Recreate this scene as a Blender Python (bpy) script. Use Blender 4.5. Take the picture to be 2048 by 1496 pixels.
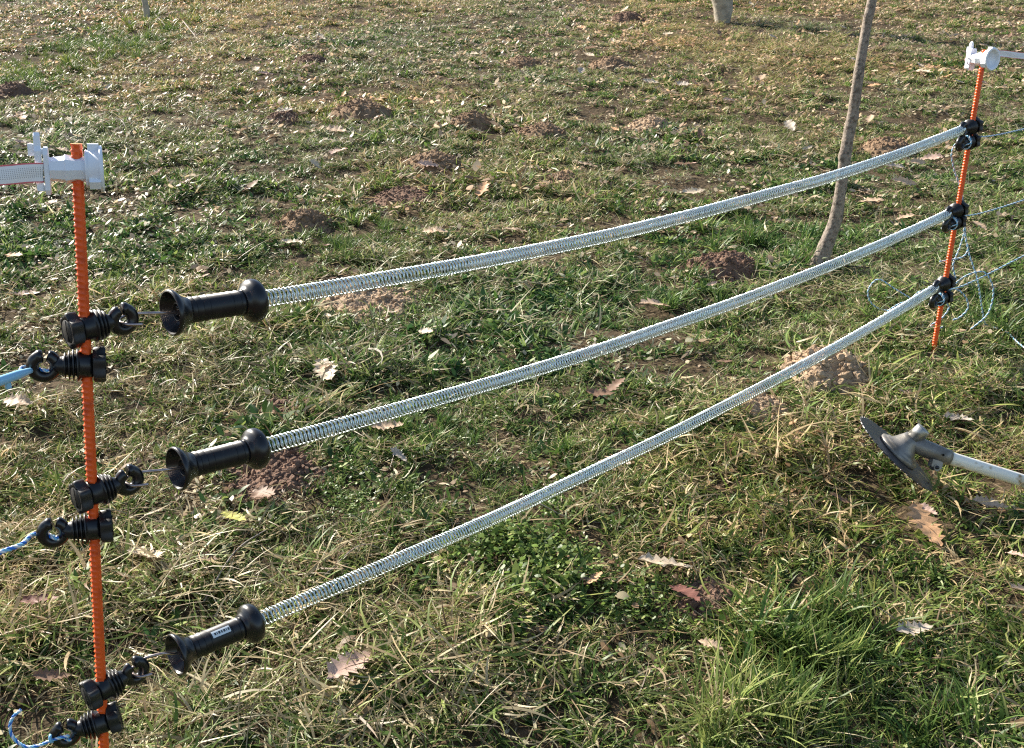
import bpy, math, random
import numpy as np
from mathutils import Vector, Matrix

# ------------------------------------------------------------------ camera, sky, sun, exposure
S = bpy.context.scene
for o in list(bpy.data.objects):
    bpy.data.objects.remove(o)
COL = S.collection
FPX, IW, IH = 2200.0, 2048, 1496
PITCH, ROLL = math.radians(15.5), math.radians(3.0)
CF = np.array([0, math.cos(PITCH), -math.sin(PITCH)])
_R0, _U0 = np.array([1., 0, 0]), np.array([0, math.sin(PITCH), math.cos(PITCH)])
CR = _R0 * math.cos(ROLL) + _U0 * math.sin(ROLL)
CU = -_R0 * math.sin(ROLL) + _U0 * math.cos(ROLL)
CC = np.array([0, 0, 1.2422])
cam_d = bpy.data.cameras.new('camera')
cam = bpy.data.objects.new('camera', cam_d)
COL.objects.link(cam)
cam.matrix_world = Matrix(((CR[0], CU[0], -CF[0], CC[0]), (CR[1], CU[1], -CF[1], CC[1]),
                           (CR[2], CU[2], -CF[2], CC[2]), (0, 0, 0, 1)))
cam_d.sensor_width = 36.0
cam_d.lens = FPX / IW * 36.0
cam_d.clip_start, cam_d.clip_end = 0.02, 500.0
S.camera = cam

SUN_AZ, SUN_EL = math.radians(38.0), math.radians(31.0)      # from the left, a little beyond the field
SUN = Vector((-math.cos(SUN_EL) * math.cos(SUN_AZ), math.cos(SUN_EL) * math.sin(SUN_AZ), math.sin(SUN_EL)))
W = bpy.data.worlds.new('World')
S.world = W
W.use_nodes = True
nt = W.node_tree
sky = nt.nodes.new('ShaderNodeTexSky')
sky.sky_type = 'NISHITA'
sky.sun_disc = False
sky.sun_elevation = SUN_EL
sky.sun_rotation = math.atan2(SUN.x, SUN.y)
bg = nt.nodes['Background']
bg.inputs['Strength'].default_value = 0.08
nt.links.new(sky.outputs[0], bg.inputs[0])
sl = bpy.data.lights.new('sun', 'SUN')
sl.energy = 5.0
sl.angle = math.radians(0.5)
sl.color = (1.0, 0.93, 0.82)
so = bpy.data.objects.new('sun', sl)
so.rotation_euler = (-SUN).to_track_quat('-Z', 'Y').to_euler()
so.location = (-5, 4, 8)
COL.objects.link(so)
S.view_settings.view_transform = 'Standard'
S.view_settings.look = 'None'
S.view_settings.gamma = 1.0
S.view_settings.use_curve_mapping = False
S.view_settings.exposure = 1.38
S.cycles.max_bounces = 6
S.cycles.diffuse_bounces = 3
S.cycles.glossy_bounces = 3
S.cycles.transmission_bounces = 3
S.cycles.transparent_max_bounces = 4
S.cycles.filter_width = 1.2
S.cycles.use_denoising = False
S.cycles.sample_clamp_indirect = 4.0

# ------------------------------------------------------------------ helpers
rng = np.random.default_rng(7)
random.seed(7)


def hash2(ix, iy, seed):
    h = (ix.astype(np.int64) * 374761393 + iy.astype(np.int64) * 668265263 + seed * 974711) & 0xffffffff
    h = ((h ^ (h >> 13)) * 1274126177) & 0xffffffff
    return ((h ^ (h >> 16)) & 0xffff) / 65535.0


def vnoise(x, y, seed=0):
    x, y = np.asarray(x, float), np.asarray(y, float)
    ix, iy = np.floor(x), np.floor(y)
    fx, fy = x - ix, y - iy
    fx, fy = fx * fx * (3 - 2 * fx), fy * fy * (3 - 2 * fy)
    a, b = hash2(ix, iy, seed), hash2(ix + 1, iy, seed)
    c, d = hash2(ix, iy + 1, seed), hash2(ix + 1, iy + 1, seed)
    return (a + (b - a) * fx) * (1 - fy) + (c + (d - c) * fx) * fy


def fbm(x, y, seed=0, oct=3):
    s, a, t = 0, 1.0, 0
    for i in range(oct):
        s = s + a * vnoise(np.asarray(x) * 2 ** i, np.asarray(y) * 2 ** i, seed + i * 17)
        t += a
        a *= 0.5
    return s / t


# ground plane (hillside rising away from the camera) with gentle bumps
_k = 1008 / FPX
GN = CU - _k * CF
GN = GN / np.linalg.norm(GN)


def gz(x, y):
    x, y = np.asarray(x, float), np.asarray(y, float)
    base = -(GN[0] * x + GN[1] * y) / GN[2]
    return base + 0.035 * (fbm(x * 0.9 + 3, y * 0.9, 5, 2) - 0.5) + 0.018 * (fbm(x * 3.7, y * 3.7, 9, 2) - 0.5) + 0.022 * (vnoise(x * 8.5, y * 8.5, 19) - 0.5)


def ray(px, py):
    return CF + CR * (px - IW / 2) / FPX - CU * (py - IH / 2) / FPX


def P(px, py, d):
    return CC + d * ray(px, py)


def PY(px, py, y):
    """point on the pixel's ray at world depth y"""
    r = ray(px, py)
    return CC + r * ((y - CC[1]) / r[1])


def G(px, py):
    """point where the pixel's ray meets the ground"""
    r = ray(px, py)
    t = -(GN @ CC) / (GN @ r)
    for _ in range(12):
        p = CC + t * r
        t += (gz(p[0], p[1]) - p[2]) / (r[2] - (-(GN[0] * r[0] + GN[1] * r[1]) / GN[2]))
    return CC + t * r


def proj(p):
    v = np.asarray(p) - CC
    d = v @ CF
    return np.array([IW / 2 + FPX * (v @ CR) / d, IH / 2 - FPX * (v @ CU) / d, d])


def nrm(v):
    v = np.asarray(v, float)
    return v / np.linalg.norm(v)


def make_mesh(name, V, Fs, mat, smooth=True, col=None, uv=None):
    me = bpy.data.meshes.new(name)
    V = np.asarray(V, float)
    if isinstance(Fs, np.ndarray):
        n, k = Fs.shape
        me.vertices.add(len(V))
        me.vertices.foreach_set('co', V.astype(np.float32).ravel())
        me.loops.add(n * k)
        me.loops.foreach_set('vertex_index', Fs.astype(np.int32).ravel())
        me.polygons.add(n)
        me.polygons.foreach_set('loop_start', np.arange(0, n * k, k, dtype=np.int32))
        me.polygons.foreach_set('loop_total', np.full(n, k, dtype=np.int32))
        me.update(calc_edges=True)
    else:
        me.from_pydata([tuple(v) for v in V], [], Fs)
    me.polygons.foreach_set('use_smooth', np.full(len(me.polygons), smooth))
    if col is not None:
        ca = me.color_attributes.new('col', 'FLOAT_COLOR', 'POINT')
        c4 = np.ones((len(V), 4), np.float32)
        c4[:, :3] = col
        ca.data.foreach_set('color', c4.ravel())
    if uv is not None:
        ul = me.uv_layers.new(name='UVMap')
        li = np.zeros(len(me.loops), np.int32)
        me.loops.foreach_get('vertex_index', li)
        ul.data.foreach_set('uv', np.asarray(uv, np.float32)[li].ravel())
    if mat is not None:
        me.materials.append(mat)
    me.update()
    return me


def root_of(o):
    while o.parent:
        o = o.parent
    return o


def part(name, V, Fs, mat, parent=None, smooth=True, col=None, uv=None, local=False):
    """mesh object; V in world coordinates (or in the root's own frame when local)"""
    V = np.asarray(V, float)
    if parent is not None and not local:
        V = V - np.array(root_of(parent).location)
    o = bpy.data.objects.new(name, make_mesh(name, V, Fs, mat, smooth, col, uv))
    COL.objects.link(o)
    o.parent = parent
    return o


def tag(o, label, cat, group=None, kind=None):
    o['label'] = label
    if cat:
        o['category'] = cat
    if group:
        o['group'] = group
    if kind:
        o['kind'] = kind
    return o


def thing(name, loc, label, cat, group=None):
    o = bpy.data.objects.new(name, None)
    o.empty_display_size = 0.05
    o.location = tuple(loc)
    COL.objects.link(o)
    return tag(o, label, cat, group)


def single(name, V, Fs, mat, base, label, cat, group=None, **kw):
    """a thing that is one mesh, its origin at its base"""
    o = bpy.data.objects.new(name, make_mesh(name, np.asarray(V) - np.asarray(base), Fs, mat, **kw))
    o.location = tuple(base)
    COL.objects.link(o)
    return tag(o, label, cat, group)


class MB:
    def __init__(s):
        s.v, s.f, s.n = [], [], 0

    def add(s, V, Fs):
        V = np.asarray(V, float)
        s.v.append(V)
        s.f += [[i + s.n for i in f] for f in (Fs.tolist() if isinstance(Fs, np.ndarray) else Fs)]
        s.n += len(V)
        return s

    def get(s):
        return np.concatenate(s.v), s.f


def grid_faces(m, n, closed=True):
    """quads of an m x n ring grid"""
    i, j = np.meshgrid(np.arange(m - 1), np.arange(n if closed else n - 1), indexing='ij')
    j2 = (j + 1) % n
    return np.stack([i * n + j, i * n + j2, (i + 1) * n + j2, (i + 1) * n + j], -1).reshape(-1, 4)


def lathe(prof, n=32, rfun=None):
    """revolve (x, r) about the X axis"""
    a = np.linspace(0, 2 * np.pi, n, endpoint=False)
    V = []
    for x, r in prof:
        rr = max(r, 1e-5) * (rfun(a) if rfun is not None else 1.0)
        V.append(np.stack([np.full(n, x), rr * np.cos(a), rr * np.sin(a)], -1))
    return np.concatenate(V), grid_faces(len(prof), n)


def frames(pts):
    T = np.gradient(pts, axis=0)
    T /= np.linalg.norm(T, axis=1)[:, None] + 1e-12
    N = np.zeros_like(T)
    up = np.array([0, 0, 1.]) if abs(T[0][2]) < 0.9 else np.array([1., 0, 0])
    nvec = nrm(np.cross(T[0], np.cross(up, T[0])))
    for i in range(len(T)):
        nvec = nvec - T[i] * (nvec @ T[i])
        nvec /= np.linalg.norm(nvec) + 1e-12
        N[i] = nvec
    return T, N, np.cross(T, N)


def tube(pts, r, n=8, cap=True):
    pts = np.asarray(pts, float)
    T, N, B = frames(pts)
    r = np.broadcast_to(np.asarray(r, float), (len(pts),))
    a = np.linspace(0, 2 * np.pi, n, endpoint=False)
    V = (pts[:, None] + r[:, None, None] * (np.cos(a)[None, :, None] * N[:, None] + np.sin(a)[None, :, None] * B[:, None])).reshape(-1, 3)
    Fs = grid_faces(len(pts), n).tolist()
    if cap:
        Fs.append(list(range(n))[::-1])
        Fs.append([(len(pts) - 1) * n + i for i in range(n)])
    return V, Fs


def spline(cp, m=8):
    cp = np.asarray(cp, float)
    p = np.vstack([2 * cp[0] - cp[1], cp, 2 * cp[-1] - cp[-2]])
    out = []
    for i in range(1, len(p) - 2):
        t = np.linspace(0, 1, m, endpoint=False)[:, None]
        out.append(0.5 * ((2 * p[i]) + (-p[i - 1] + p[i + 1]) * t + (2 * p[i - 1] - 5 * p[i] + 4 * p[i + 1] - p[i + 2]) * t ** 2
                          + (-p[i - 1] + 3 * p[i] - 3 * p[i + 1] + p[i + 2]) * t ** 3))
    out.append(cp[-1][None])
    return np.vstack(out)


def resample(pts, step):
    d = np.r_[0, np.cumsum(np.linalg.norm(np.diff(pts, axis=0), axis=1))]
    n = max(int(d[-1] / step), 2)
    s = np.linspace(0, d[-1], n)
    return np.stack([np.interp(s, d, pts[:, k]) for k in range(3)], -1)


def box(c, h, bev=0.0, ax=None):
    x, y, z = h
    V = np.array([[sx * x, sy * y, sz * z] for sx in (-1, 1) for sy in (-1, 1) for sz in (-1, 1)])
    if ax is not None:
        V = V @ np.asarray(ax)
    V = V + np.asarray(c)
    return V, [[0, 1, 3, 2], [4, 6, 7, 5], [0, 4, 5, 1], [2, 3, 7, 6], [0, 2, 6, 4], [1, 5, 7, 3]]


def prism(poly, x0, x1, bev=0.0):
    """polygon given in (y, z), extruded along X, with a small bevel"""
    poly = np.asarray(poly, float)
    c = poly.mean(0)
    n = len(poly)
    secs = [(x0, 1 - bev), (x0 + (x1 - x0) * 0.12, 1), (x1 - (x1 - x0) * 0.12, 1), (x1, 1 - bev)]
    V = np.concatenate([np.c_[np.full(n, x), c + (poly - c) * s] for x, s in secs])
    Fs = grid_faces(4, n).tolist() + [list(range(n))[::-1], [3 * n + i for i in range(n)]]
    return V, Fs


def xf(V, M, o):
    """local (rows of M = world axes) to world"""
    return np.asarray(V) @ np.asarray(M) + np.asarray(o)


# ------------------------------------------------------------------ materials
def mat(name, color, rough=0.6, metal=0.0, spec=0.5, noise=None, bump=None, coat=0.0):
    m = bpy.data.materials.new(name)
    m.use_nodes = True
    t = m.node_tree
    b = t.nodes['Principled BSDF']
    b.inputs['Base Color'].default_value = (*color, 1)
    b.inputs['Roughness'].default_value = rough
    b.inputs['Metallic'].default_value = metal
    b.inputs['Specular IOR Level'].default_value = spec
    b.inputs['Coat Weight'].default_value = coat
    tc = t.nodes.new('ShaderNodeTexCoord')
    if noise:
        sc, c2, lo, hi = noise
        nz = t.nodes.new('ShaderNodeTexNoise')
        nz.inputs['Scale'].default_value = sc
        nz.inputs['Detail'].default_value = 5
        t.links.new(tc.outputs['Object'], nz.inputs['Vector'])
        mr = t.nodes.new('ShaderNodeMapRange')
        mr.inputs['From Min'].default_value = lo
        mr.inputs['From Max'].default_value = hi
        t.links.new(nz.outputs['Fac'], mr.inputs['Value'])
        mx = t.nodes.new('ShaderNodeMix')
        mx.data_type = 'RGBA'
        mx.inputs['A'].default_value = (*color, 1)
        mx.inputs['B'].default_value = (*c2, 1)
        t.links.new(mr.outputs[0], mx.inputs['Factor'])
        t.links.new(mx.outputs['Result'], b.inputs['Base Color'])
    if bump:
        sc, st, dist = bump
        nz = t.nodes.new('ShaderNodeTexNoise')
        nz.inputs['Scale'].default_value = sc
        nz.inputs['Detail'].default_value = 6
        t.links.new(tc.outputs['Object'], nz.inputs['Vector'])
        bp = t.nodes.new('ShaderNodeBump')
        bp.inputs['Strength'].default_value = st
        bp.inputs['Distance'].default_value = dist
        t.links.new(nz.outputs['Fac'], bp.inputs['Height'])
        t.links.new(bp.outputs[0], b.inputs['Normal'])
    return m


def leaf_mat(name, transl=0.4, rough=0.45, spec=0.4, attr=True, c=(0.1, 0.1, 0.05), tint=True, vein=0.0):
    m = bpy.data.materials.new(name)
    m.use_nodes = True
    t = m.node_tree
    b = t.nodes['Principled BSDF']
    b.inputs['Roughness'].default_value = rough
    b.inputs['Specular IOR Level'].default_value = spec
    out = t.nodes['Material Output']
    if attr:
        a = t.nodes.new('ShaderNodeAttribute')
        a.attribute_name = 'col'
        src = a.outputs['Color']
    else:
        rgb = t.nodes.new('ShaderNodeRGB')
        rgb.outputs[0].default_value = (*c, 1)
        src = rgb.outputs[0]
    if tint:
        ti = t.nodes.new('ShaderNodeAttribute')
        ti.attribute_type = 'INSTANCER'
        ti.attribute_name = 'tint'
        hs = t.nodes.new('ShaderNodeMix')
        hs.data_type = 'RGBA'
        hs.blend_type = 'MULTIPLY'
        hs.inputs['Factor'].default_value = 1.0
        t.links.new(src, hs.inputs['A'])
        t.links.new(ti.outputs['Color'], hs.inputs['B'])
        src = hs.outputs['Result']
    if vein:
        tc = t.nodes.new('ShaderNodeTexCoord')
        nz = t.nodes.new('ShaderNodeTexNoise')
        nz.inputs['Scale'].default_value = 70
        nz.inputs['Detail'].default_value = 5
        t.links.new(tc.outputs['Object'], nz.inputs['Vector'])
        mr = t.nodes.new('ShaderNodeMapRange')
        mr.inputs['From Min'].default_value = 0.3
        mr.inputs['From Max'].default_value = 0.7
        mr.inputs['To Min'].default_value = 1 - vein
        mr.inputs['To Max'].default_value = 1 + vein * 0.5
        t.links.new(nz.outputs['Fac'], mr.inputs['Value'])
        mm = t.nodes.new('ShaderNodeMix')
        mm.data_type = 'RGBA'
        mm.blend_type = 'MULTIPLY'
        mm.inputs['Factor'].default_value = 1.0
        t.links.new(src, mm.inputs['A'])
        t.links.new(mr.outputs[0], mm.inputs['B'])
        src = mm.outputs['Result']
    tr = t.nodes.new('ShaderNodeBsdfTranslucent')
    mix = t.nodes.new('ShaderNodeMixShader')
    mix.inputs[0].default_value = transl
    t.links.new(src, b.inputs['Base Color'])
    t.links.new(src, tr.inputs['Color'])
    t.links.new(b.outputs[0], mix.inputs[1])
    t.links.new(tr.outputs[0], mix.inputs[2])
    t.links.new(mix.outputs[0], out.inputs['Surface'])
    return m


M_BLACK = mat('black_plastic', (0.006, 0.0065, 0.008), 0.36, spec=0.5, noise=(40, (0.016, 0.0155, 0.015), 0.52, 0.80), bump=(900, 0.15, 0.0003))
M_BLACK_GLOSS = mat('black_plastic_gloss', (0.0055, 0.006, 0.0075), 0.30, spec=0.55, bump=(500, 0.08, 0.0003))
M_BLACK_DULL = mat('black_plastic_dull', (0.013, 0.0135, 0.015), 0.5, spec=0.5, noise=(70, (0.034, 0.032, 0.029), 0.50, 0.78), bump=(1500, 0.3, 0.0003))
M_INK = mat('black_recess', (0.004, 0.004, 0.004), 0.8, spec=0.2)
M_ORANGE = mat('orange_paint', (0.86, 0.112, 0.014), 0.42, spec=0.45, noise=(60, (0.60, 0.072, 0.014), 0.50, 0.68), bump=(300, 0.12, 0.0005))
M_CUT = mat('cut_end', (0.62, 0.23, 0.05), 0.8)
M_WHITE = mat('white_plastic', (0.82, 0.85, 0.90), 0.35, spec=0.5, bump=(300, 0.06, 0.0004))
M_ZINC = mat('zinc_wire', (0.62, 0.73, 0.77), 0.27, metal=0.8, noise=(14, (0.74, 0.79, 0.80), 0.35, 0.65))
M_STEEL = mat('hook_steel', (0.42, 0.36, 0.33), 0.28, metal=0.9, noise=(90, (0.34, 0.22, 0.20), 0.4, 0.7))
M_STEEL_LIGHT = mat('bright_steel', (0.75, 0.74, 0.72), 0.25, metal=0.9)
M_ALU = mat('cast_aluminium', (0.27, 0.25, 0.22), 0.46, metal=0.5, noise=(45, (0.14, 0.125, 0.10), 0.42, 0.7), bump=(420, 0.25, 0.0006))
M_ALU_SCUFF = mat('scuffed_aluminium', (0.42, 0.41, 0.38), 0.36, metal=0.7, noise=(80, (0.2, 0.19, 0.17), 0.45, 0.7))
M_BLADE = mat('blade_steel', (0.050, 0.048, 0.055), 0.42, metal=0.45, noise=(35, (0.075, 0.06, 0.06), 0.45, 0.75), bump=(120, 0.05, 0.0005))
M_SHAFT = mat('painted_shaft', (0.86, 0.82, 0.72), 0.34, metal=0.0, noise=(38, (0.36, 0.24, 0.10), 0.56, 0.70), bump=(200, 0.1, 0.0004))
M_BLUE = mat('blue_strand', (0.020, 0.16, 0.58), 0.45)
M_SKYB = mat('light_blue_strand', (0.22, 0.52, 0.75), 0.45)
M_RWHITE = mat('white_strand', (0.74, 0.78, 0.82), 0.5)
M_WIRE = mat('steel_strand', (0.20, 0.21, 0.23), 0.4, metal=0.6)
M_CLIP = mat('light_blue_plastic', (0.25, 0.52, 0.72), 0.3, spec=0.5)
M_STICKER = mat('sticker_paper', (0.72, 0.77, 0.78), 0.55)
M_PRINT = mat('sticker_print', (0.06, 0.07, 0.07), 0.6)
M_BARK = mat('sapling_bark', (0.29, 0.24, 0.195), 0.85, spec=0.2, noise=(85, (0.12, 0.095, 0.075), 0.44, 0.66), bump=(140, 0.7, 0.003))
M_BARK2 = mat('pale_bark', (0.40, 0.355, 0.28), 0.85, spec=0.2, noise=(16, (0.25, 0.215, 0.165), 0.42, 0.7), bump=(60, 0.6, 0.004))
M_TWIG = mat('dry_twig', (0.36, 0.31, 0.26), 0.8, spec=0.2, noise=(60, (0.20, 0.16, 0.12), 0.4, 0.7))
M_TWIG_D = mat('dark_twig', (0.05, 0.04, 0.035), 0.85, spec=0.2)
M_GRASS = leaf_mat('grass_blade', 0.36, 0.42, 0.16)
M_DEAD = leaf_mat('dead_leaf', 0.14, 0.6, 0.3, tint=False, vein=0.35)
M_LITTER = leaf_mat('litter', 0.2, 0.65, 0.25, tint=False)


def soil_mat(name, c1, c2):
    return mat(name, c1, 0.95, spec=0.15, noise=(26, c2, 0.38, 0.66), bump=(170, 0.8, 0.006))


M_SOIL = soil_mat('brown_soil', (0.27, 0.180, 0.110), (0.17, 0.110, 0.068))
M_SOIL_RED = soil_mat('reddish_soil', (0.20, 0.125, 0.086), (0.13, 0.080, 0.056))
M_SOIL_PALE = soil_mat('pale_soil', (0.42, 0.305, 0.20), (0.28, 0.195, 0.125))
M_GROUND = mat('ground_soil', (0.050, 0.037, 0.022), 0.95, spec=0.05, noise=(55, (0.115, 0.084, 0.052), 0.42, 0.68), bump=(60, 0.8, 0.012))

# ------------------------------------------------------------------ ground sheet


def axis_lines(lo, hi, step, far):
    a = list(np.arange(lo, hi + 1e-6, step))
    s, v = step, hi
    while v < far:
        s *= 1.25
        v += s
        a.append(v)
    s, v = step, lo
    while v > -far:
        s *= 1.25
        v -= s
        a.insert(0, v)
    return np.array(a)


gx, gy = axis_lines(-7, 8, 0.04, 160), axis_lines(0.5, 13.0, 0.04, 160)
X, Y = np.meshgrid(gx, gy, indexing='ij')
Z = gz(X, Y)
gv = np.stack([X, Y, Z], -1).reshape(-1, 3)
ground = bpy.data.objects.new('ground', make_mesh('ground', gv, grid_faces(len(gx), len(gy), False), M_GROUND))
COL.objects.link(ground)
tag(ground, 'grassy hillside of bare brown earth under thin turf', None, kind='structure')

# ------------------------------------------------------------------ molehills
mole_xy = []          # (x, y, radius) for thinning the grass


def clod_shape(r):
    t = (1 + 5 ** .5) / 2
    V = np.array([[-1, t, 0], [1, t, 0], [-1, -t, 0], [1, -t, 0], [0, -1, t], [0, 1, t], [0, -1, -t], [0, 1, -t], [t, 0, -1], [t, 0, 1], [-t, 0, -1], [-t, 0, 1]]) / 1.9
    V = V * (1 + r.uniform(-0.35, 0.35, (12, 1)))
    return V


ICO = [[0, 11, 5], [0, 5, 1], [0, 1, 7], [0, 7, 10], [0, 10, 11], [1, 5, 9], [5, 11, 4], [11, 10, 2], [10, 7, 6], [7, 1, 8], [3, 9, 4], [3, 4, 2], [3, 2, 6], [3, 6, 8], [3, 8, 9], [4, 9, 5], [2, 4, 11], [6, 2, 10], [8, 6, 7], [9, 8, 1]]
ICO_A = np.array(ICO)


def scatter_clods(cx, cy, fun, n, smin, smax, r):
    """n clods at fun(r) -> (dx, dy, z); one big triangle array"""
    shapes = [clod_shape(r) for _ in range(8)]
    Vs, Fs = [], []
    for i in range(n):
        dx, dy, z = fun()
        s = smin * (smax / smin) ** (r.random() ** 2.6)
        v = shapes[i % 8] * s * r.uniform(0.7, 1.2, 3)
        a = r.uniform(0, 6.28)
        ca, sa = math.cos(a), math.sin(a)
        v = v @ np.array([[ca, sa, 0], [-sa, ca, 0], [0, 0, 1]])
        Vs.append(v + np.array([cx + dx, cy + dy, z + s * 0.05]))
        Fs.append(ICO_A + 12 * i)
    return np.concatenate(Vs), np.concatenate(Fs)


def molehill(px, py, w, hh, material, label, seed, clods=260, big=0.012, spread=1.0):
    r = np.random.default_rng(seed)
    c = G(px, py + hh * 0.18)
    d = proj(c)[2]
    rad = w * d / FPX / 2
    h = max(min(hh * d / FPX * 0.58, rad * 0.48), 0.018)
    cx, cy = c[0], c[1]
    mole_xy.append((cx, cy, rad))
    m, n = 46, 96

    def hfun(x, y):
        rr = np.hypot(x, y * 0.92) / rad
        wob = 1 + 0.5 * (fbm(x / rad * 1.6 + seed, y / rad * 1.6, seed, 2) - 0.5)
        q = np.clip(1 - (rr / wob) ** 2, 0, 1) ** 1.15
        lump = 0.42 * (fbm(x * 24 + seed, y * 24, seed + 3, 3) - 0.5) * h + 0.014 * (fbm(x * 85, y * 85, seed + 8, 3) - 0.5)
        return h * q + lump * np.clip(q * 3, 0, 1) - 0.012 * (rr > 1.02)

    rr = np.linspace(0, 1.12, m)[:, None] * rad
    a = np.linspace(0, 2 * np.pi, n, endpoint=False)[None]
    x, y = rr * np.cos(a), rr * np.sin(a)
    z = gz(cx + x, cy + y) + hfun(x, y)
    V = np.stack([cx + x, cy + y, z], -1).reshape(-1, 3)
    base = np.array([cx, cy, float(gz(cx, cy))])
    t = thing('molehill', base, label, 'molehill', 'molehills in the grass')
    part('mound', V, grid_faces(m, n), material, t)

    def f():
        q = rad * spread * (r.random() ** 0.5) * 1.12
        b = r.uniform(0, 6.28)
        dx, dy = q * math.cos(b), q * math.sin(b)
        return dx, dy, float(gz(cx + dx, cy + dy) + max(hfun(np.array(dx), np.array(dy)), 0))
    V, Fs = scatter_clods(cx, cy, f, clods, 0.0022, big, r)
    o = part('crumbs', V, Fs, material, t, smooth=False)
    o['kind'] = 'stuff'


MH = [
    (722, 222, 132, 62, M_SOIL, 'tallest rounded brown molehill, left one of the row beyond the upper spring'),
    (566, 238, 86, 34, M_SOIL_RED, 'low dark brown molehill just left of the tallest rounded one'),
    (938, 244, 108, 46, M_SOIL, 'crumbly molehill with a notch in front, right of the tallest one'),
    (1082, 266, 118, 42, M_SOIL, 'elongated brown molehill right of the notched one'),
    (868, 324, 140, 46, M_SOIL, 'smooth oval brown molehill in front of the tallest one'),
    (812, 396, 146, 30, M_SOIL_RED, 'flat ragged molehill below the smooth oval one'),
    (606, 440, 112, 42, M_SOIL, 'low molehill half covered by dry grass, far left of the upper spring'),
    (1120, 357, 104, 24, M_SOIL, 'small flattened molehill just above the upper spring'),
    (1446, 530, 152, 84, M_SOIL_RED, 'reddish brown molehill between upper and middle spring, left of the sapling'),
    (1655, 735, 186, 96, M_SOIL_PALE, 'pale tan molehill of coarse clods under the lowest spring'),
    (1296, 250, 92, 34, M_SOIL_PALE, 'small pale molehill above the upper spring, between cluster and sapling'),
    (1222, 128, 92, 32, M_SOIL, 'brown molehill far up the slope, below the one at the top edge'),
    (1046, 126, 88, 26, M_SOIL, 'far small molehill up the slope above the row'),
    (22, 184, 96, 40, M_SOIL_RED, 'dark molehill at the left edge of the picture'),
    (1768, 296, 130, 46, M_SOIL, 'brown molehill behind the upper spring, right of the sapling'),
    (722, 606, 226, 50, M_SOIL_PALE, 'wide trampled pale molehill under the upper spring near its handle'),
    (1524, 815, 128, 44, M_SOIL_PALE, 'flat pale earth heap left below the lowest spring, by coarse clods'),
    (618, 122, 72, 24, M_SOIL_RED, 'small dark molehill far up the slope on the left'),
    (1254, 32, 66, 28, M_SOIL_RED, 'dark molehill at the top edge, left of the thick trunk'),
    (540, 950, 200, 46, M_SOIL_RED, 'flat reddish earth patch under the middle handle'),
    (1425, 1205, 130, 40, M_SOIL_RED, 'bare dark earth patch in the foreground below the lowest spring'),
    (560, 832, 120, 26, M_SOIL_RED, 'flat dark earth patch just above the middle handle'),
]
for i, (px, py, w, hh, m_, lab) in enumerate(MH):
    coarse = m_ is M_SOIL_PALE
    flat = 'flat' in lab and 'patch' in lab or 'bare' in lab
    molehill(px, py, w, hh * (0.35 if flat else (0.5 if 'trampled' in lab or 'flat pale' in lab else 1)), m_, lab, 40 + i,
             1000 if py > 480 else 650, 0.017 if i == 9 else (0.012 if coarse else 0.0115))

# ------------------------------------------------------------------ fence posts (ribbed orange bars)
POST_R = 0.0072


def ribbed_post(base, top, label, seed):
    L = np.linalg.norm(top - base)
    ax = (top - base) / L
    s = np.arange(-0.12, L + 1e-9, 0.0011)
    s[-1] = L
    n = 28
    a = np.linspace(0, 2 * np.pi, n, endpoint=False)
    cd_ = nrm(CC - base)
    u = nrm(np.array([0.35, 0.1, 0]) + cd_)
    u = nrm(u - ax * (u @ ax))
    v = np.cross(ax, u)
    A, Sg = np.meshgrid(a, s)
    q = ((Sg + 0.0022 * np.sin(A)) / 0.0076) % 1.0
    rib = np.clip(1 - np.abs(q - 0.5) / 0.24, 0, 1) ** 0.7
    side = np.clip(np.abs(np.sin(A)) * 1.5 - 0.25, 0, 1)
    seam = np.clip(1 - np.abs(np.sin(A)) / 0.28, 0, 1)
    left = np.where(np.sin(A) < 0, 1.0, 0.45) if v[0] > 0 else np.where(np.sin(A) > 0, 1.0, 0.45)
    r = POST_R * (0.87 + 0.26 * rib * side * left + 0.20 * seam ** 1.4)
    V = base + Sg[..., None] * ax + r[..., None] * (np.cos(A)[..., None] * u + np.sin(A)[..., None] * v)
    V = V.reshape(-1, 3)
    t = thing('fence_post', base, label, 'fence post', 'orange fence posts of the gate')
    part('bar', V, grid_faces(len(s), n), M_ORANGE, t)
    rr = POST_R * 0.98
    capV = [top + ax * 0.0012] + [top + rr * (math.cos(k) * u + math.sin(k) * v) + ax * 0.0004 for k in a]
    part('cut_end', capV, [[0, 1 + k, 1 + (k + 1) % n] for k in range(n)], M_CUT, t, smooth=False)
    return ax


NT = P(153, 288, 1.33)
NB = PY(208, 1480, NT[1])
nd = NB - NT
for _s in np.linspace(1.0, 1.6, 900):
    _p = NT + nd * _s
    if _p[2] <= gz(_p[0], _p[1]):
        break
NBASE = _p
FB = G(1867, 702)
FT = PY(1970, 100, FB[1])
n_ax = ribbed_post(NBASE, NT, 'orange ribbed steel fence post near the camera on the left, white tape insulator on top', 1)
f_ax = ribbed_post(FB, FT, 'orange ribbed steel fence post farther off on the right, tangled blue rope at its foot', 2)


def on_line(a, b, py):
    ts = np.linspace(-0.2, 1.4, 3000)
    pts = a + ts[:, None] * (b - a)
    v = pts - CC
    yy = IH / 2 - FPX * (v @ CU) / (v @ CF)
    return pts[np.argmin(abs(yy - py))]


def axes_from(xdir, up):
    """rows: local X along xdir, local Z close to up"""
    x = nrm(xdir)
    y = nrm(np.cross(up, x))
    return np.array([x, y, np.cross(x, y)])


def set_frame(o, M, loc):
    m = np.eye(4)
    m[:3, :3] = np.asarray(M).T
    m[:3, 3] = loc
    o.matrix_world = Matrix(m.tolist())


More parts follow.
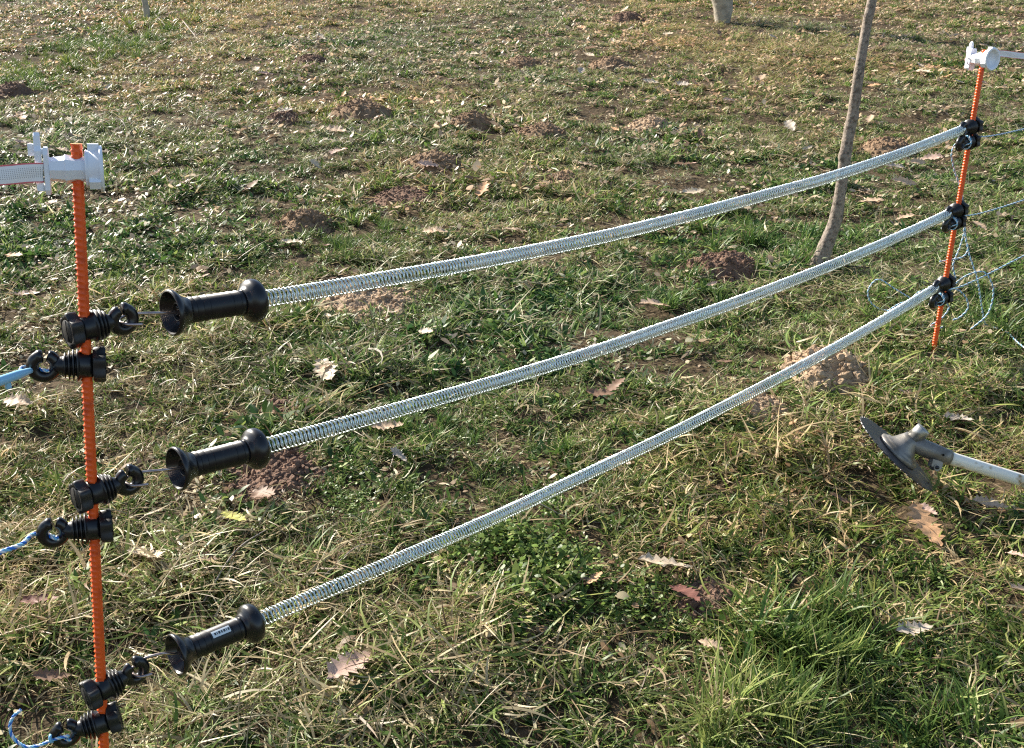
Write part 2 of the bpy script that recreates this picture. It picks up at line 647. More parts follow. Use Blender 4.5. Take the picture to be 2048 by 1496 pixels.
# ------------------------------------------------------------------ ring insulators
def build_insulator_data():
    D = {}
    lobes = 6
    n = 72
    a = np.linspace(0, 2 * np.pi, n, endpoint=False)

    def rf(depth):
        c = 1 - np.abs(np.cos(lobes * a / 2)) ** 1.5
        return 1 - depth * (1 - c) * 1.25
    secs = [(-0.0075, 0.020, 0.10), (-0.0095, 0.0232, 0.14), (-0.0195, 0.0240, 0.16), (-0.0218, 0.0232, 0.15), (-0.0228, 0.0215, 0.11),
            (-0.0229, 0.0165, 0.0), (-0.0222, 0.0160, 0.0), (-0.0222, 0.0001, 0.0)]
    V = []
    for x, r, dp in secs:
        rr = r * rf(dp)
        V.append(np.stack([np.full(n, x), rr * np.cos(a), rr * np.sin(a)], -1))
    D['hand_wheel'] = (np.concatenate(V), grid_faces(len(secs), n))
    D['face_disc'] = lathe([(-0.0224, 0.0148), (-0.0231, 0.0144), (-0.0232, 0.0001)], 40)
    mb = MB()
    mb.add(*box((-0.02335, 0, 0.004), (0.00025, 0.00035, 0.0105)))
    mb.add(*prism([(-0.0045, -0.0125), (0.0045, -0.0125), (0.0, -0.003)], -0.0238, -0.0230, 0.05))
    D['pointer_mark'] = mb.get()
    mb = MB()
    for k in range(lobes):
        b = 2 * math.pi * k / lobes
        v, f = lathe([(-0.0232, 0.0011), (-0.0226, 0.0011), (-0.0232, 0.0001)], 10)
        mb.add(v + np.array([0, 0.0190 * math.cos(b), 0.0190 * math.sin(b)]), f)
    D['screw_hole'] = mb.get()
    prof = [(-0.0075, 0.0005), (-0.0075, 0.0150), (-0.002, 0.0165), (0.007, 0.0165), (0.009, 0.0190)]
    for k, (x, r) in enumerate([(0.0100, 0.0208), (0.0150, 0.0204), (0.0200, 0.0190), (0.0248, 0.0165)]):
        prof += [(x, r), (x + 0.0013, r), (x + 0.0021, 0.0138 - 0.0006 * k), (x + 0.0042, 0.0136 - 0.0006 * k)]
    prof += [(0.033, 0.0105), (0.039, 0.0080), (0.040, 0.0005)]
    D['ribbed_body'] = lathe(prof, 40)
    # open ring, in the X-Z plane, slit near the top with overlapping ends
    t = np.linspace(math.radians(108), math.radians(108 + 338), 72)
    pts = np.stack([0.0500 + 0.0136 * np.cos(t), 0.0022 * np.linspace(-1, 1, len(t)), 0.0136 * np.sin(t)], -1)
    r = np.full(len(t), 0.0078)
    r[:2] = [0.0062, 0.0072]
    r[-6:] = [0.0081, 0.0085, 0.0087, 0.0086, 0.0080, 0.0068]
    D['ring'] = tube(pts, r, 16)
    return D


INS = build_insulator_data()
INS_MAT = {'hand_wheel': M_BLACK_DULL, 'face_disc': M_BLACK_DULL, 'pointer_mark': M_INK, 'screw_hole': M_INK, 'ribbed_body': M_BLACK, 'ring': M_BLACK_GLOSS}
INS_ME = {k: make_mesh(k, v[0], v[1], INS_MAT[k]) for k, v in INS.items()}


def insulator(p, xdir, up, label, scale=1.0):
    o = thing('ring_insulator', p, label, 'insulator', 'black ring insulators on the posts')
    M = axes_from(xdir, up) * scale
    set_frame(o, M, p)
    kids = {}
    for k in ('hand_wheel', 'ribbed_body', 'ring', 'face_disc', 'pointer_mark', 'screw_hole'):
        c = bpy.data.objects.new(k, INS_ME[k])
        COL.objects.link(c)
        c.parent = kids['hand_wheel'] if k in ('face_disc', 'pointer_mark', 'screw_hole') else o
        kids[k] = c
    return M


def pt(M, p, x, y, z):
    return np.array([x, y, z]) @ M + p


gate_dir = nrm((FB - NBASE) * np.array([1, 1, 0]))
ROWN = ['upper', 'middle', 'lowest']
near_rows_y = [(655, 730), (985, 1055), (1378, 1442)]
far_rows_y = [(253, 283), (420, 444), (566, 595)]
ringA, ringB, lowA, lowB = [], [], [], []
for i in range(3):
    p = on_line(NT, NBASE, near_rows_y[i][0])
    gd = nrm(gate_dir + np.array([0, 0, [0.10, 0.12, 0.20][i]]))
    M = insulator(p, gd, n_ax, 'black ring insulator holding the %s spring hook on the near post' % ROWN[i])
    ringA.append((pt(M, p, 0.0500, 0, 0), M))
    p = on_line(NT, NBASE, near_rows_y[i][1])
    M = insulator(p, (-0.93, -0.36, [0.02, -0.03, -0.22][i]), n_ax, 'black ring insulator pointing left on the near post, just below the %s spring hook' % ROWN[i])
    lowA.append((pt(M, p, 0.0500, 0, 0), M, p))
    p = on_line(FT, FB, far_rows_y[i][0])
    M = insulator(p, -gate_dir + np.array([0, 0, -0.15]), f_ax, 'black insulator on the far post holding the end of the %s spring' % ROWN[i])
    ringB.append((pt(M, p, 0.034, 0, 0), M))
    p = on_line(FT, FB, far_rows_y[i][1])
    M = insulator(p, (-0.72, -0.69, -0.1), f_ax, 'rope-wrapped black insulator on the far post just below the %s spring end' % ROWN[i])
    lowB.append((pt(M, p, 0.0500, 0, 0), M, p))

# ------------------------------------------------------------------ gate handles with springs
HL = 0.138
OUT_FRONT = [(0.0, 0.0325), (0.0006, 0.0345), (0.003, 0.0356), (0.007, 0.0348), (0.013, 0.0302), (0.020, 0.0245), (0.027, 0.0212), (0.031, 0.0205), (0.031, 0.017)]
IN_FRONT = [(0.0, 0.0325), (0.002, 0.0318), (0.009, 0.0295), (0.018, 0.0255), (0.026, 0.0205), (0.0275, 0.0140), (0.0275, 0.0135)]


def grip_profile():
    pr = [(0.030, 0.0160), (0.030, 0.0202)]
    for x in (0.0385, 0.0500, 0.0620, 0.1040, 0.1180):
        pr += [(x - 0.0009, 0.0202 if x < 0.06 else 0.0196), (x - 0.0005, 0.0205), (x, 0.0205), (x + 0.0003, 0.0186), (x + 0.0010, 0.0186), (x + 0.0014, 0.0194)]
    pr += [(0.1290, 0.0200), (0.1290, 0.0160)]
    return pr


REAR = [(0.1285, 0.0165), (0.1285, 0.0212), (0.132, 0.0222), (0.1355, 0.0262), (0.139, 0.0312), (0.1435, 0.0342), (0.149, 0.0352), (0.155, 0.0342),
        (0.1600, 0.0310), (0.1630, 0.0262), (0.1635, 0.0205), (0.1610, 0.0160), (0.1500, 0.0140), (0.15, 0.0005)]
FLANGE = {'grip': lathe(grip_profile(), 48), 'front_flange': lathe(OUT_FRONT, 56), 'cup_lining': lathe(IN_FRONT, 56), 'rear_flange': lathe(REAR, 56)}
mb = MB()
mb.add(*lathe([(0.0285, 0.0150), (0.0125, 0.0146), (0.0115, 0.0140), (0.0115, 0.0130), (0.0125, 0.0122), (0.0270, 0.0118), (0.0270, 0.0002)], 36))
for k in range(4):
    b = math.pi / 4 + k * math.pi / 2
    d_ = np.array([0, math.cos(b), math.sin(b)])
    e_ = np.array([0, -math.sin(b), math.cos(b)])
    mb.add(*box(np.array([0.021, 0, 0]) + d_ * 0.0085, (0.006, 0.0034, 0.0011), ax=np.array([[1, 0, 0], d_, e_])))
FLANGE['socket'] = mb.get()
mb = MB()
for k in range(4):
    b = k * math.pi / 2 + 0.25
    v, f = lathe([(0.0265, 0.0021), (0.0185, 0.0021), (0.0172, 0.0014), (0.0170, 0.0001)], 12)
    mb.add(v + np.array([0, 0.0072 * math.cos(b), 0.0072 * math.sin(b)]), f)
FLANGE['socket_pin'] = mb.get()
for _k in FLANGE:
    FLANGE[_k] = (np.asarray(FLANGE[_k][0]) * np.array([0.838, 0.885, 0.885]), FLANGE[_k][1])
SPRING_R, WIRE_R, PITCHC = 0.0120, 0.00118, 0.0066
SAG = [0.050, 0.046, 0.046]
flange_px = [(338, 530), (350, 528), (350, 520)]
for i in range(3):
    A, B = ringA[i][0], ringB[i][0]
    tt = np.linspace(0, 1, 1500)
    curve = A + tt[:, None] * (B - A)
    curve[:, 2] -= SAG[i] * 4 * tt * (1 - tt)
    curve[:, 2] += 0.006 * (fbm(tt * 5 + i * 7, tt * 0, 80 + i, 2) - 0.5) * np.clip(tt * 4 * (1 - tt) * 2, 0, 1)
    sx = np.array([proj(c)[0] for c in curve])
    k0 = int(np.argmin(abs(sx - flange_px[i][0])))
    p0 = curve[k0]
    dist = np.r_[0, np.cumsum(np.linalg.norm(np.diff(curve, axis=0), axis=1))]
    k1 = int(np.argmin(abs(dist - dist[k0] - HL)))
    hx = nrm(curve[k1] - p0)
    M = axes_from(hx, n_ax)
    t = thing('spring_gate', p0, ['black gate handle on the upper of three long zinc springs',
                                  'black gate handle on the middle of three long zinc springs',
                                  'black gate handle with a small white sticker on the lowest of three zinc springs'][i], 'spring gate', 'spring gates between the posts')
    grip = part('grip', xf(FLANGE['grip'][0], M, p0), FLANGE['grip'][1], M_BLACK, t)
    ff = part('front_flange', xf(FLANGE['front_flange'][0], M, p0), FLANGE['front_flange'][1], M_BLACK_GLOSS, t)
    part('cup_lining', xf(FLANGE['cup_lining'][0], M, p0), FLANGE['cup_lining'][1], M_BLACK_GLOSS, ff)
    part('socket', xf(FLANGE['socket'][0], M, p0), FLANGE['socket'][1], M_BLACK, ff)
    part('socket_pin', xf(FLANGE['socket_pin'][0], M, p0), FLANGE['socket_pin'][1], M_STEEL, ff)
    part('rear_flange', xf(FLANGE['rear_flange'][0], M, p0), FLANGE['rear_flange'][1], M_BLACK_GLOSS, t)
    # hook through the ring: behind the ring's outer side, through the hole, tip back towards the handle in front
    D = np.linalg.norm(A - p0)
    RM = ringA[i][1]
    away = RM[1] if RM[1][1] > 0 else -RM[1]
    hv = lambda x, b, z: p0 + hx * x + away * b + n_ax * z
    bend = [0.0, 0.0, 0.006][i]
    cp = [hv(0.024, 0, 0), hv(0.005, 0.001, 0.0), hv(-0.25 * D, 0.004, 0.0015 + bend), hv(-0.62 * D, 0.0135, 0.002 + bend * .6), hv(-0.86 * D, 0.0155, 0.0005),
          hv(-1.02 * D, 0.009, -0.001), hv(-1.05 * D, -0.001, -0.0025), hv(-0.98 * D, -0.010, -0.004), hv(-0.80 * D, -0.0125, -0.0055), hv(-0.66 * D, -0.0125, -0.0065)]
    pts = spline(cp, 8)
    rr = np.full(len(pts), 0.0021)
    rr[-3:] = [0.0020, 0.0016, 0.0009]
    hk = part('hook', *tube(pts, rr, 12), M_STEEL, t)
    # the spring
    seg = resample(np.vstack([curve[k1 - 6:], ]), 0.0008)
    T, N, Bn = frames(seg)
    s = np.arange(len(seg)) * 0.0008
    ph = 2 * np.pi * s / PITCHC * (1 + 0.0)
    ph = 2 * np.pi * np.cumsum(np.full(len(s), 0.0008) / (PITCHC * (1 + 0.08 * np.sin(s * 5 + i) + 0.26 * (fbm(s * 9 + i * 31, s * 0, 60 + i, 3) - 0.5)))) 
    endr = np.clip((s[-1] - s) / 0.030, 0.18, 1) ** 0.8
    rad = SPRING_R * endr
    hel = seg + rad[:, None] * (np.cos(ph)[:, None] * N + np.sin(ph)[:, None] * Bn)
    # helix tube with frames that follow the coil
    Th = np.gradient(hel, axis=0)
    Th /= np.linalg.norm(Th, axis=1)[:, None]
    Nh = np.cos(ph)[:, None] * N + np.sin(ph)[:, None] * Bn
    Nh -= Th * (Nh * Th).sum(1)[:, None]
    Nh /= np.linalg.norm(Nh, axis=1)[:, None]
    Bh = np.cross(Th, Nh)
    step = 1
    a = np.linspace(0, 2 * np.pi, 6, endpoint=False)
    V = (hel[:, None] + WIRE_R * (np.cos(a)[None, :, None] * Nh[:, None] + np.sin(a)[None, :, None] * Bh[:, None])).reshape(-1, 3)
    sp = part('spring', V, grid_faces(len(hel), 6), M_ZINC, t)
    # closing loop at the far ring
    q = np.linspace(-2.6, 2.6, 20)
    X_, Y_, Z_ = -nrm(curve[-1] - curve[-40]), None, None
    up_ = nrm(np.cross(X_, [0, 0, 1.0]))
    lp = curve[-1] + 0.006 * (np.cos(q)[:, None] * -X_ + np.sin(q)[:, None] * up_)
    part('end_loop', *tube(lp, WIRE_R * 1.2, 8), M_STEEL_LIGHT, sp)
    if i == 2:
        # paper sticker wrapped on the top of the grip with a printed line of type
        aa = np.linspace(-0.27, 0.27, 7)
        upl = np.array([0.0, -0.42, 0.91])

        def patch(x0, x1, a0, a1, r, n=6):
            b0 = math.atan2(0.80, -0.60)
            V_, F_ = [], []
            for xx in (x0, x1):
                for b in np.linspace(a0, a1, n):
                    V_.append((xx, r * math.cos(b0 + b), r * math.sin(b0 + b)))
            for k in range(n - 1):
                F_.append([k, k + 1, n + k + 1, n + k])
            return np.array(V_), F_
        sgn = -1 if (M[1] @ CF) < 0 else 1
        v, f = patch(0.056, 0.085, -0.30, 0.30, 0.0176)
        if sgn < 0:
            v = v * np.array([1, -1, 1])
        st = part('sticker', xf(v, M, p0), f, M_STICKER, grip)
        mb = MB()
        x = 0.0595
        for wv in (0.0026, 0.0012, 0.0030, 0.0022, 0.0032, 0.0012, 0.0026):
            v, f = patch(x, x + wv, -0.12, 0.12, 0.01772, 4)
            if sgn < 0:
                v = v * np.array([1, -1, 1])
            mb.add(v, f)
            x += wv + 0.0014
        v, f = mb.get()
        part('print', xf(v, M, p0), f, M_PRINT, grip)

# ------------------------------------------------------------------ white tape insulators and tape
mb = MB()
cap = lathe([(-0.0085, 0.0005), (-0.0085, 0.0215), (-0.0105, 0.0235), (-0.0118, 0.0222), (-0.0135, 0.0235), (-0.0245, 0.0245), (-0.0250, 0.0280), (-0.0285, 0.0285),
             (-0.0295, 0.0265), (-0.0285, 0.0225), (-0.0230, 0.0215), (-0.0230, 0.0005)], 48)
saddle = lathe([(-0.0088, 0.0005), (-0.0088, 0.0150), (-0.004, 0.0160), (0.001, 0.0150), (0.007, 0.0162), (0.012, 0.0175), (0.0135, 0.0178), (0.0150, 0.0160), (0.0300, 0.0140), (0.0315, 0.0150), (0.0315, 0.0005)], 8)
knobs = []
for b in (90, 215, 325):
    c = np.array([-0.0170, 0.0262 * math.cos(math.radians(b)), 0.0262 * math.sin(math.radians(b))])
    d_ = np.array([0, math.cos(math.radians(b)), math.sin(math.radians(b))])
    e_ = np.array([0, -math.sin(math.radians(b)), math.cos(math.radians(b))])
    knobs.append(box(c + np.array([-0.002, 0, 0]), (0.0065, 0.0042, 0.0055), ax=np.array([[1, 0, 0], d_, e_])))
plate = MB()
plate.add(*prism([(-0.012, -0.024), (-0.008, -0.030), (0.008, -0.030), (0.012, -0.024), (0.012, 0.018), (0.009, 0.026), (-0.009, 0.026), (-0.012, 0.018)], 0.0315, 0.0375, 0.06))
clampb = MB()
clampb.add(*prism([(-0.010, -0.025), (0.010, -0.025), (0.010, 0.022), (0.005, 0.028), (0.0035, 0.040), (0.0, 0.0435), (-0.0035, 0.040), (-0.005, 0.028), (-0.010, 0.022)], 0.0395, 0.0470, 0.06))
clampb.add(*prism([(-0.003, 0.016), (0.003, 0.016), (0.003, 0.030), (-0.003, 0.030)], 0.0470, 0.0540, 0.05))
clampb.add(*box((0.0385, 0, -0.0225), (0.003, 0.008, 0.003)))
clampb.add(*box((0.0385, 0, 0.021), (0.003, 0.008, 0.003)))


def tape_insulator(p, xdir, up, label):
    o = thing('tape_insulator', p, label, 'insulator', 'white tape insulators on the post tops')
    M = axes_from(xdir, up)
    set_frame(o, M, p)
    c = part('screw_cap', *cap, M_WHITE, o, local=True)
    for kb in knobs:
        part('grip_lug', *kb, M_WHITE, c, smooth=False, local=True)
    part('saddle', *saddle, M_WHITE, o, smooth=False, local=True)
    part('back_plate', *plate.get(), M_WHITE, o, smooth=False, local=True)
    part('clamp_plate', *clampb.get(), M_WHITE, o, smooth=False, local=True)
    return M


def tape_material():
    m = bpy.data.materials.new('fence_tape_weave')
    m.use_nodes = True
    t = m.node_tree
    b = t.nodes['Principled BSDF']
    b.inputs['Roughness'].default_value = 0.55
    uv = t.nodes.new('ShaderNodeUVMap')
    sx = t.nodes.new('ShaderNodeSeparateXYZ')
    t.links.new(uv.outputs[0], sx.inputs[0])

    def math_(op, a, bb):
        n = t.nodes.new('ShaderNodeMath')
        n.operation = op
        for k, v in enumerate((a, bb)):
            if isinstance(v, (int, float)):
                n.inputs[k].default_value = v
            else:
                t.links.new(v, n.inputs[k])
        return n.outputs[0]
    u, v = sx.outputs[0], sx.outputs[1]
    e = math_('ABSOLUTE', math_('SUBTRACT', v, 0.5), 0)
    edge = math_('GREATER_THAN', e, 0.43)
    gu = math_('LESS_THAN', math_('FRACT', math_('MULTIPLY', u, 1 / 0.0024), 0), 0.42)
    gv_ = math_('LESS_THAN', math_('FRACT', math_('MULTIPLY', v, 11), 0), 0.55)
    holes = math_('MULTIPLY', math_('MULTIPLY', gu, gv_), math_('LESS_THAN', e, 0.27))
    m1 = t.nodes.new('ShaderNodeMix')
    m1.data_type = 'RGBA'
    m1.inputs['A'].default_value = (0.88, 0.88, 0.88, 1)
    m1.inputs['B'].default_value = (0.40, 0.41, 0.41, 1)
    t.links.new(holes, m1.inputs['Factor'])
    m2 = t.nodes.new('ShaderNodeMix')
    m2.data_type = 'RGBA'
    m2.inputs['B'].default_value = (0.72, 0.16, 0.18, 1)
    t.links.new(edge, m2.inputs['Factor'])
    t.links.new(m1.outputs['Result'], m2.inputs['A'])
    t.links.new(m2.outputs['Result'], b.inputs['Base Color'])
    return m


M_TAPE = tape_material()


def tape(pts, width, up, label, thick=0.0007):
    pts = resample(spline(pts, 10), 0.004)
    T = np.gradient(pts, axis=0)
    T /= np.linalg.norm(T, axis=1)[:, None]
    s = np.r_[0, np.cumsum(np.linalg.norm(np.diff(pts, axis=0), axis=1))]
    V, uvs = [], []
    k = 6
    for q, p in enumerate(pts):
        u = nrm(np.asarray(up) - T[q] * (np.asarray(up) @ T[q]))
        nn = np.cross(T[q], u)
        for side in (1, -1):
            for j in range(k):
                vv = j / (k - 1)
                wob = 0.0008 * math.sin(s[q] * 60 + j)
                V.append(p + u * (vv - 0.5) * width + nn * (side * thick / 2 + wob))
                uvs.append((s[q], vv))
    n2 = 2 * k
    Fs = []
    for q in range(len(pts) - 1):
        for sd in range(2):
            for j in range(k - 1):
                a = q * n2 + sd * k + j
                f = [a, a + 1, a + 1 + n2, a + n2]
                Fs.append(f if sd == 0 else f[::-1])
    return single('fence_tape', V, Fs, M_TAPE, pts[0], label, 'fence tape', smooth=True, uv=uvs)


pN = on_line(NT, NBASE, 338)
MN = tape_insulator(pN, (-0.93, -0.36, -0.02), n_ax, 'white plastic tape insulator screwed to the top of the near post')
tape([pt(MN, pN, 0.0385, 0.004, -0.003), pt(MN, pN, 0.0392, 0.0115, -0.003), pt(MN, pN, 0.0475, 0.0125, -0.003), pt(MN, pN, 0.060, 0.009, -0.004), pt(MN, pN, 0.10, 0.005, -0.0075),
      pt(MN, pN, 0.25, 0.002, -0.014), pt(MN, pN, 0.7, 0, -0.022)], 0.0235, n_ax,
     'white woven fence tape with red edges running off to the left')
pF = on_line(FT, FB, 118)
MF = tape_insulator(pF, (-0.52, 0.85, 0.0), f_ax, 'white plastic tape insulator on top of the far post, round cap to the front')
tape([pt(MF, pF, 0.0385, 0.010, -0.003), pt(MF, pF, 0.039, 0, -0.003), P(1992, 107, 2.95), P(2048, 112, 2.98), P(2160, 118, 3.08), P(2420, 126, 3.3)], 0.0175, f_ax,
     'white fence tape running off to the right from the far post top')
tape([pt(MF, pF, 0.047, 0.003, -0.004), pt(MF, pF, 0.056, -0.004, -0.008), P(1938, 132, 2.88)], 0.014, nrm(np.array([-0.6, 0, 1])),
     'cut end of white fence tape sticking out left of the far insulator')


# ------------------------------------------------------------------ ropes of twisted strands
def rope(pts, r, label, mats=None, lay=0.016, name='fence_rope', step=0.0022, sides=6, group=None, fray=False):
    pts = resample(spline(pts, 12), step)
    T, N, B = frames(pts)
    s = np.r_[0, np.cumsum(np.linalg.norm(np.diff(pts, axis=0), axis=1))]
    mats = mats or [M_BLUE, M_RWHITE, M_SKYB]
    t = thing(name, pts[0], label, 'rope', group)
    for k, m_ in enumerate(mats):
        a = 2 * np.pi * (s / lay + k / len(mats))
        q = pts + 0.52 * r * (np.cos(a)[:, None] * N + np.sin(a)[:, None] * B)
        part('strand', *tube(q, r * 0.60, sides), m_, t)
    return t


for i in range(3):
    p, M, pp = lowA[i]
    if i == 0:
        e = P(0, 762, proj(p)[2] - 0.05)
        rope([pt(M, pp, 0.045, 0.014, -0.003), pt(M, pp, 0.0535, 0.003, -0.004), pt(M, pp, 0.0640, -0.008, -0.0035), pt(M, pp, 0.076, -0.006, -0.003), p + (e - p) * 0.6, e, p + (e - p) * 2.2],
             0.0022, 'thin blue and white rope leaving the upper left insulator of the near post')
        # clip on the rope
        d_ = nrm(e - p)
        c = p + (e - p) * 0.78
        Mx = axes_from(d_, n_ax)
        t = thing('rope_connector', c, 'light blue translucent plastic connector on the rope at the left edge', 'connector')
        part('sleeve', xf(lathe([(-0.030, 0.0005), (-0.030, 0.0035), (-0.024, 0.0042), (-0.012, 0.0058), (0.040, 0.0064), (0.042, 0.0052), (0.042, 0.0005)], 20)[0], Mx, c),
             grid_faces(7, 20), M_CLIP, t)
        part('tab', xf(*[box((0.004, 0, -0.0085), (0.0030, 0.0020, 0.0045))[0], Mx, c]), box((0, 0, 0), (1, 1, 1))[1], M_CLIP, t, smooth=False)
    elif i == 1:
        e = P(0, 1105, proj(p)[2] - 0.06)
        rope([pt(M, pp, 0.045, 0.014, -0.004), pt(M, pp, 0.0535, 0.003, -0.004), pt(M, pp, 0.064, -0.009, -0.003), pt(M, pp, 0.078, -0.007, -0.004), p + (e - p) * 0.6, e, p + (e - p) * 2.2],
             0.0030, 'blue and white twisted rope leaving the middle left insulator of the near post', lay=0.020)
    else:
        dd = proj(p)[2] - 0.012
        rope([pt(M, pp, 0.045, 0.014, -0.004), pt(M, pp, 0.0530, 0.003, -0.006), P(135, 1472, dd - .004), P(104, 1480, dd), P(78, 1491, dd), P(50, 1493, dd), P(27, 1476, dd), P(20, 1454, dd), P(27, 1433, dd), P(42, 1420, dd)],
             0.0023, 'short loose end of blue and white rope knotted to the lowest left insulator', lay=0.014)
        k = P(103, 1477, dd)
        q = np.linspace(0, 13, 60)
        kn = k + np.stack([0.0015 * np.sin(q * 0.5), 0.0042 * np.cos(q), 0.0048 * np.sin(q)], -1) + np.array([0.0010, 0, 0]) * (q - 6.5)[:, None] * 0.5
        tk = single('rope_knot', *tube(kn, 0.0019, 8), M_SKYB, k, 'small light blue knot in the loose rope end at the lower left', 'knot')

# far post: three taut lines to the right and slack tails
ends = [(2048, 258), (2048, 400), (2048, 511)]
for i in range(3):
    p, M, pp = lowB[i]
    st = pt(M, pp, 0.012, 0.0, 0.016)
    e = P(*ends[i], 3.10)
    s0 = pt(M, pp, 0.0, -0.016 if M[1][1] > 0 else 0.016, 0.006)
    wrap = []
    for q in np.linspace(0, 2.2 * 2 * math.pi, 22):
        wrap.append(pt(M, pp, 0.030 - 0.0009 * q, 0.0165 * math.cos(q), 0.0175 * math.sin(q)))
    rope([pt(M, pp, 0.062, 0.004, -0.004), pt(M, pp, 0.050, -0.012, -0.010)] + wrap, 0.0019,
         'pale blue rope turns wound round the insulator below the %s spring end' % ROWN[i], name='wound_rope', mats=[M_RWHITE, M_SKYB], lay=0.012)
    rope([pt(M, pp, -0.002, 0, 0.017), pp + (e - pp) * 0.25 + np.array([0, 0, 0.004]), pp + (e - pp) * 0.6, e, pp + (e - pp) * 3.5], 0.0021,
         'taut grey and blue rope running right from the far post, %s of three' % ROWN[i], mats=[M_WIRE, M_RWHITE, M_SKYB], lay=0.014, step=0.004)


def dz(py):
    return 2.93 + (py - 250) * 0.00042


def slack(pp_list, label, r=0.0022, dd=0.0, mats=None):
    pts = []
    for q in pp_list:
        off = q[2] if len(q) > 2 else 0.0
        p = P(q[0], q[1], dz(q[1]) + dd + off)
        g = gz(p[0], p[1]) + 0.006
        if p[2] < g:                      # lies on the turf
            p = G(q[0], q[1])
            p = p + np.array([0, 0, 0.02])
        pts.append(p)
    rope(pts, r, label, mats=mats or [M_SKYB, M_RWHITE, M_WIRE], lay=0.014, name='loose_rope', group='slack rope tails at the far post')


slack([(1917, 283), (1908, 292), (1903, 308), (1905, 325), (1910, 345), (1916, 362), (1922, 378), (1925, 398), (1924, 425)], 'slack blue rope tail hanging left of the far post below the upper spring')
slack([(1927, 446), (1928, 465), (1921, 490), (1914, 508), (1906, 530), (1911, 556)], 'slack rope tail hanging from the middle far insulator towards the lowest one', dd=-0.01)
slack([(1929, 448), (1932, 480), (1938, 508), (1947, 535), (1956, 565), (1968, 640, .05), (1978, 652, .08), (2008, 676, .06), (2036, 701, .05), (2070, 728, .05)], 'long slack rope dropping from the far post to the grass at the right edge', dd=0.03)
slack([(1879, 523), (1900, 520), (1925, 514), (1936, 500), (1934, 488)], 'short rope loop end crossing in front of the far post', dd=-0.035)
slack([(1904, 573), (1926, 555), (1953, 544), (1972, 547), (1985, 572), (1985, 600), (1973, 631), (1942, 658)], 'large blue rope loop standing out right of the far post foot', dd=-0.02)
slack([(1892, 577), (1916, 580), (1933, 598), (1935, 618), (1920, 634), (1906, 640)], 'smaller inner blue rope loop right of the far post foot', dd=-0.03)
slack([(1866, 577), (1838, 584), (1820, 600), (1798, 608), (1775, 622)], 'rope end running left from the lowest far insulator', dd=0.0)
slack([(1830, 602), (1790, 578), (1757, 559), (1737, 578), (1739, 601), (1757, 617), (1791, 624)], 'pale rope ring lying in the grass left of the far post, above lowest spring', dd=0.2)
slack([(1894, 606), (1897, 618), (1882, 638), (1862, 651), (1872, 657), (1886, 654)], 'rope tail looped around the foot of the far post', dd=-0.03)

# ------------------------------------------------------------------ brush cutter lying at the right
gc = G(1862, 968)
bd = proj(gc)[2] - 0.04
bc = P(1793, 906, bd)
bn = nrm(CR * 0.637 + CU * 0.690 - CF * 0.35)          # towards the gear head
bu = nrm(CR * 0.735 - CU * 0.678)
bu = nrm(bu - bn * (bu @ bn))
bw = np.cross(bn, bu)
BM = np.array([bn, bu, bw])
t = thing('brush_cutter', gc, 'brush cutter with dark toothed disc blade and white tube lying at the right', 'brush cutter')
nb = 40
rb = 0.1075
Vt, Vb = [], []
for k in range(nb):
    for (fr, rr) in ((0.0, rb), (0.55, rb * 0.988), (0.72, rb * 0.955), (0.90, rb * 0.965)):
        a = 2 * math.pi * (k + fr) / nb
        Vt.append((0.0009, rr * math.cos(a), rr * math.sin(a)))
        Vb.append((-0.0009, rr * math.cos(a), rr * math.sin(a)))
m_ = len(Vt)
V = np.array(Vt + Vb + [(0.0009, 0, 0), (-0.0009, 0, 0)])
Fs = []
for k in range(m_):
    k2 = (k + 1) % m_
    Fs += [[2 * m_, k, k2], [2 * m_ + 1, m_ + k2, m_ + k], [k, m_ + k, m_ + k2, k2]]
bl = part('saw_blade', xf(V, BM, bc), Fs, M_BLADE, t, smooth=False)
bl['label'] = 'thin dark grey round blade with fine teeth'
mb = MB()
for k in range(nb):
    a = 2 * math.pi * (k + 0.06) / nb
    e1 = np.array([0, math.cos(a), math.sin(a)])
    e2 = np.array([0, -math.sin(a), math.cos(a)])
    mb.add(*box(e1 * (rb - 0.0022), (0.0010, 0.0014, 0.0010), ax=np.array([[1, 0, 0], e1, e2])))
part('tooth_tip', xf(mb.get()[0], BM, bc), mb.get()[1], M_STEEL_LIGHT, bl, smooth=False)
fl = lathe([(0.0010, 0.0005), (0.0010, 0.0480), (0.0030, 0.0490), (0.0095, 0.0485), (0.0110, 0.0440), (0.0145, 0.0400), (0.0160, 0.0395), (0.0165, 0.0330), (0.0280, 0.0270), (0.0400, 0.0215), (0.048, 0.0190), (0.048, 0.0005)], 48)
gh = part('gear_head', xf(fl[0], BM, bc), fl[1], M_ALU, t)
cp_ = lathe([(0.044, 0.0005), (0.044, 0.0165), (0.076, 0.0165), (0.0785, 0.0150), (0.0785, 0.0005)], 28)
part('filler_cap', xf(cp_[0], BM, bc), cp_[1], M_ALU_SCUFF, gh)
hs = bc + bn * 0.036
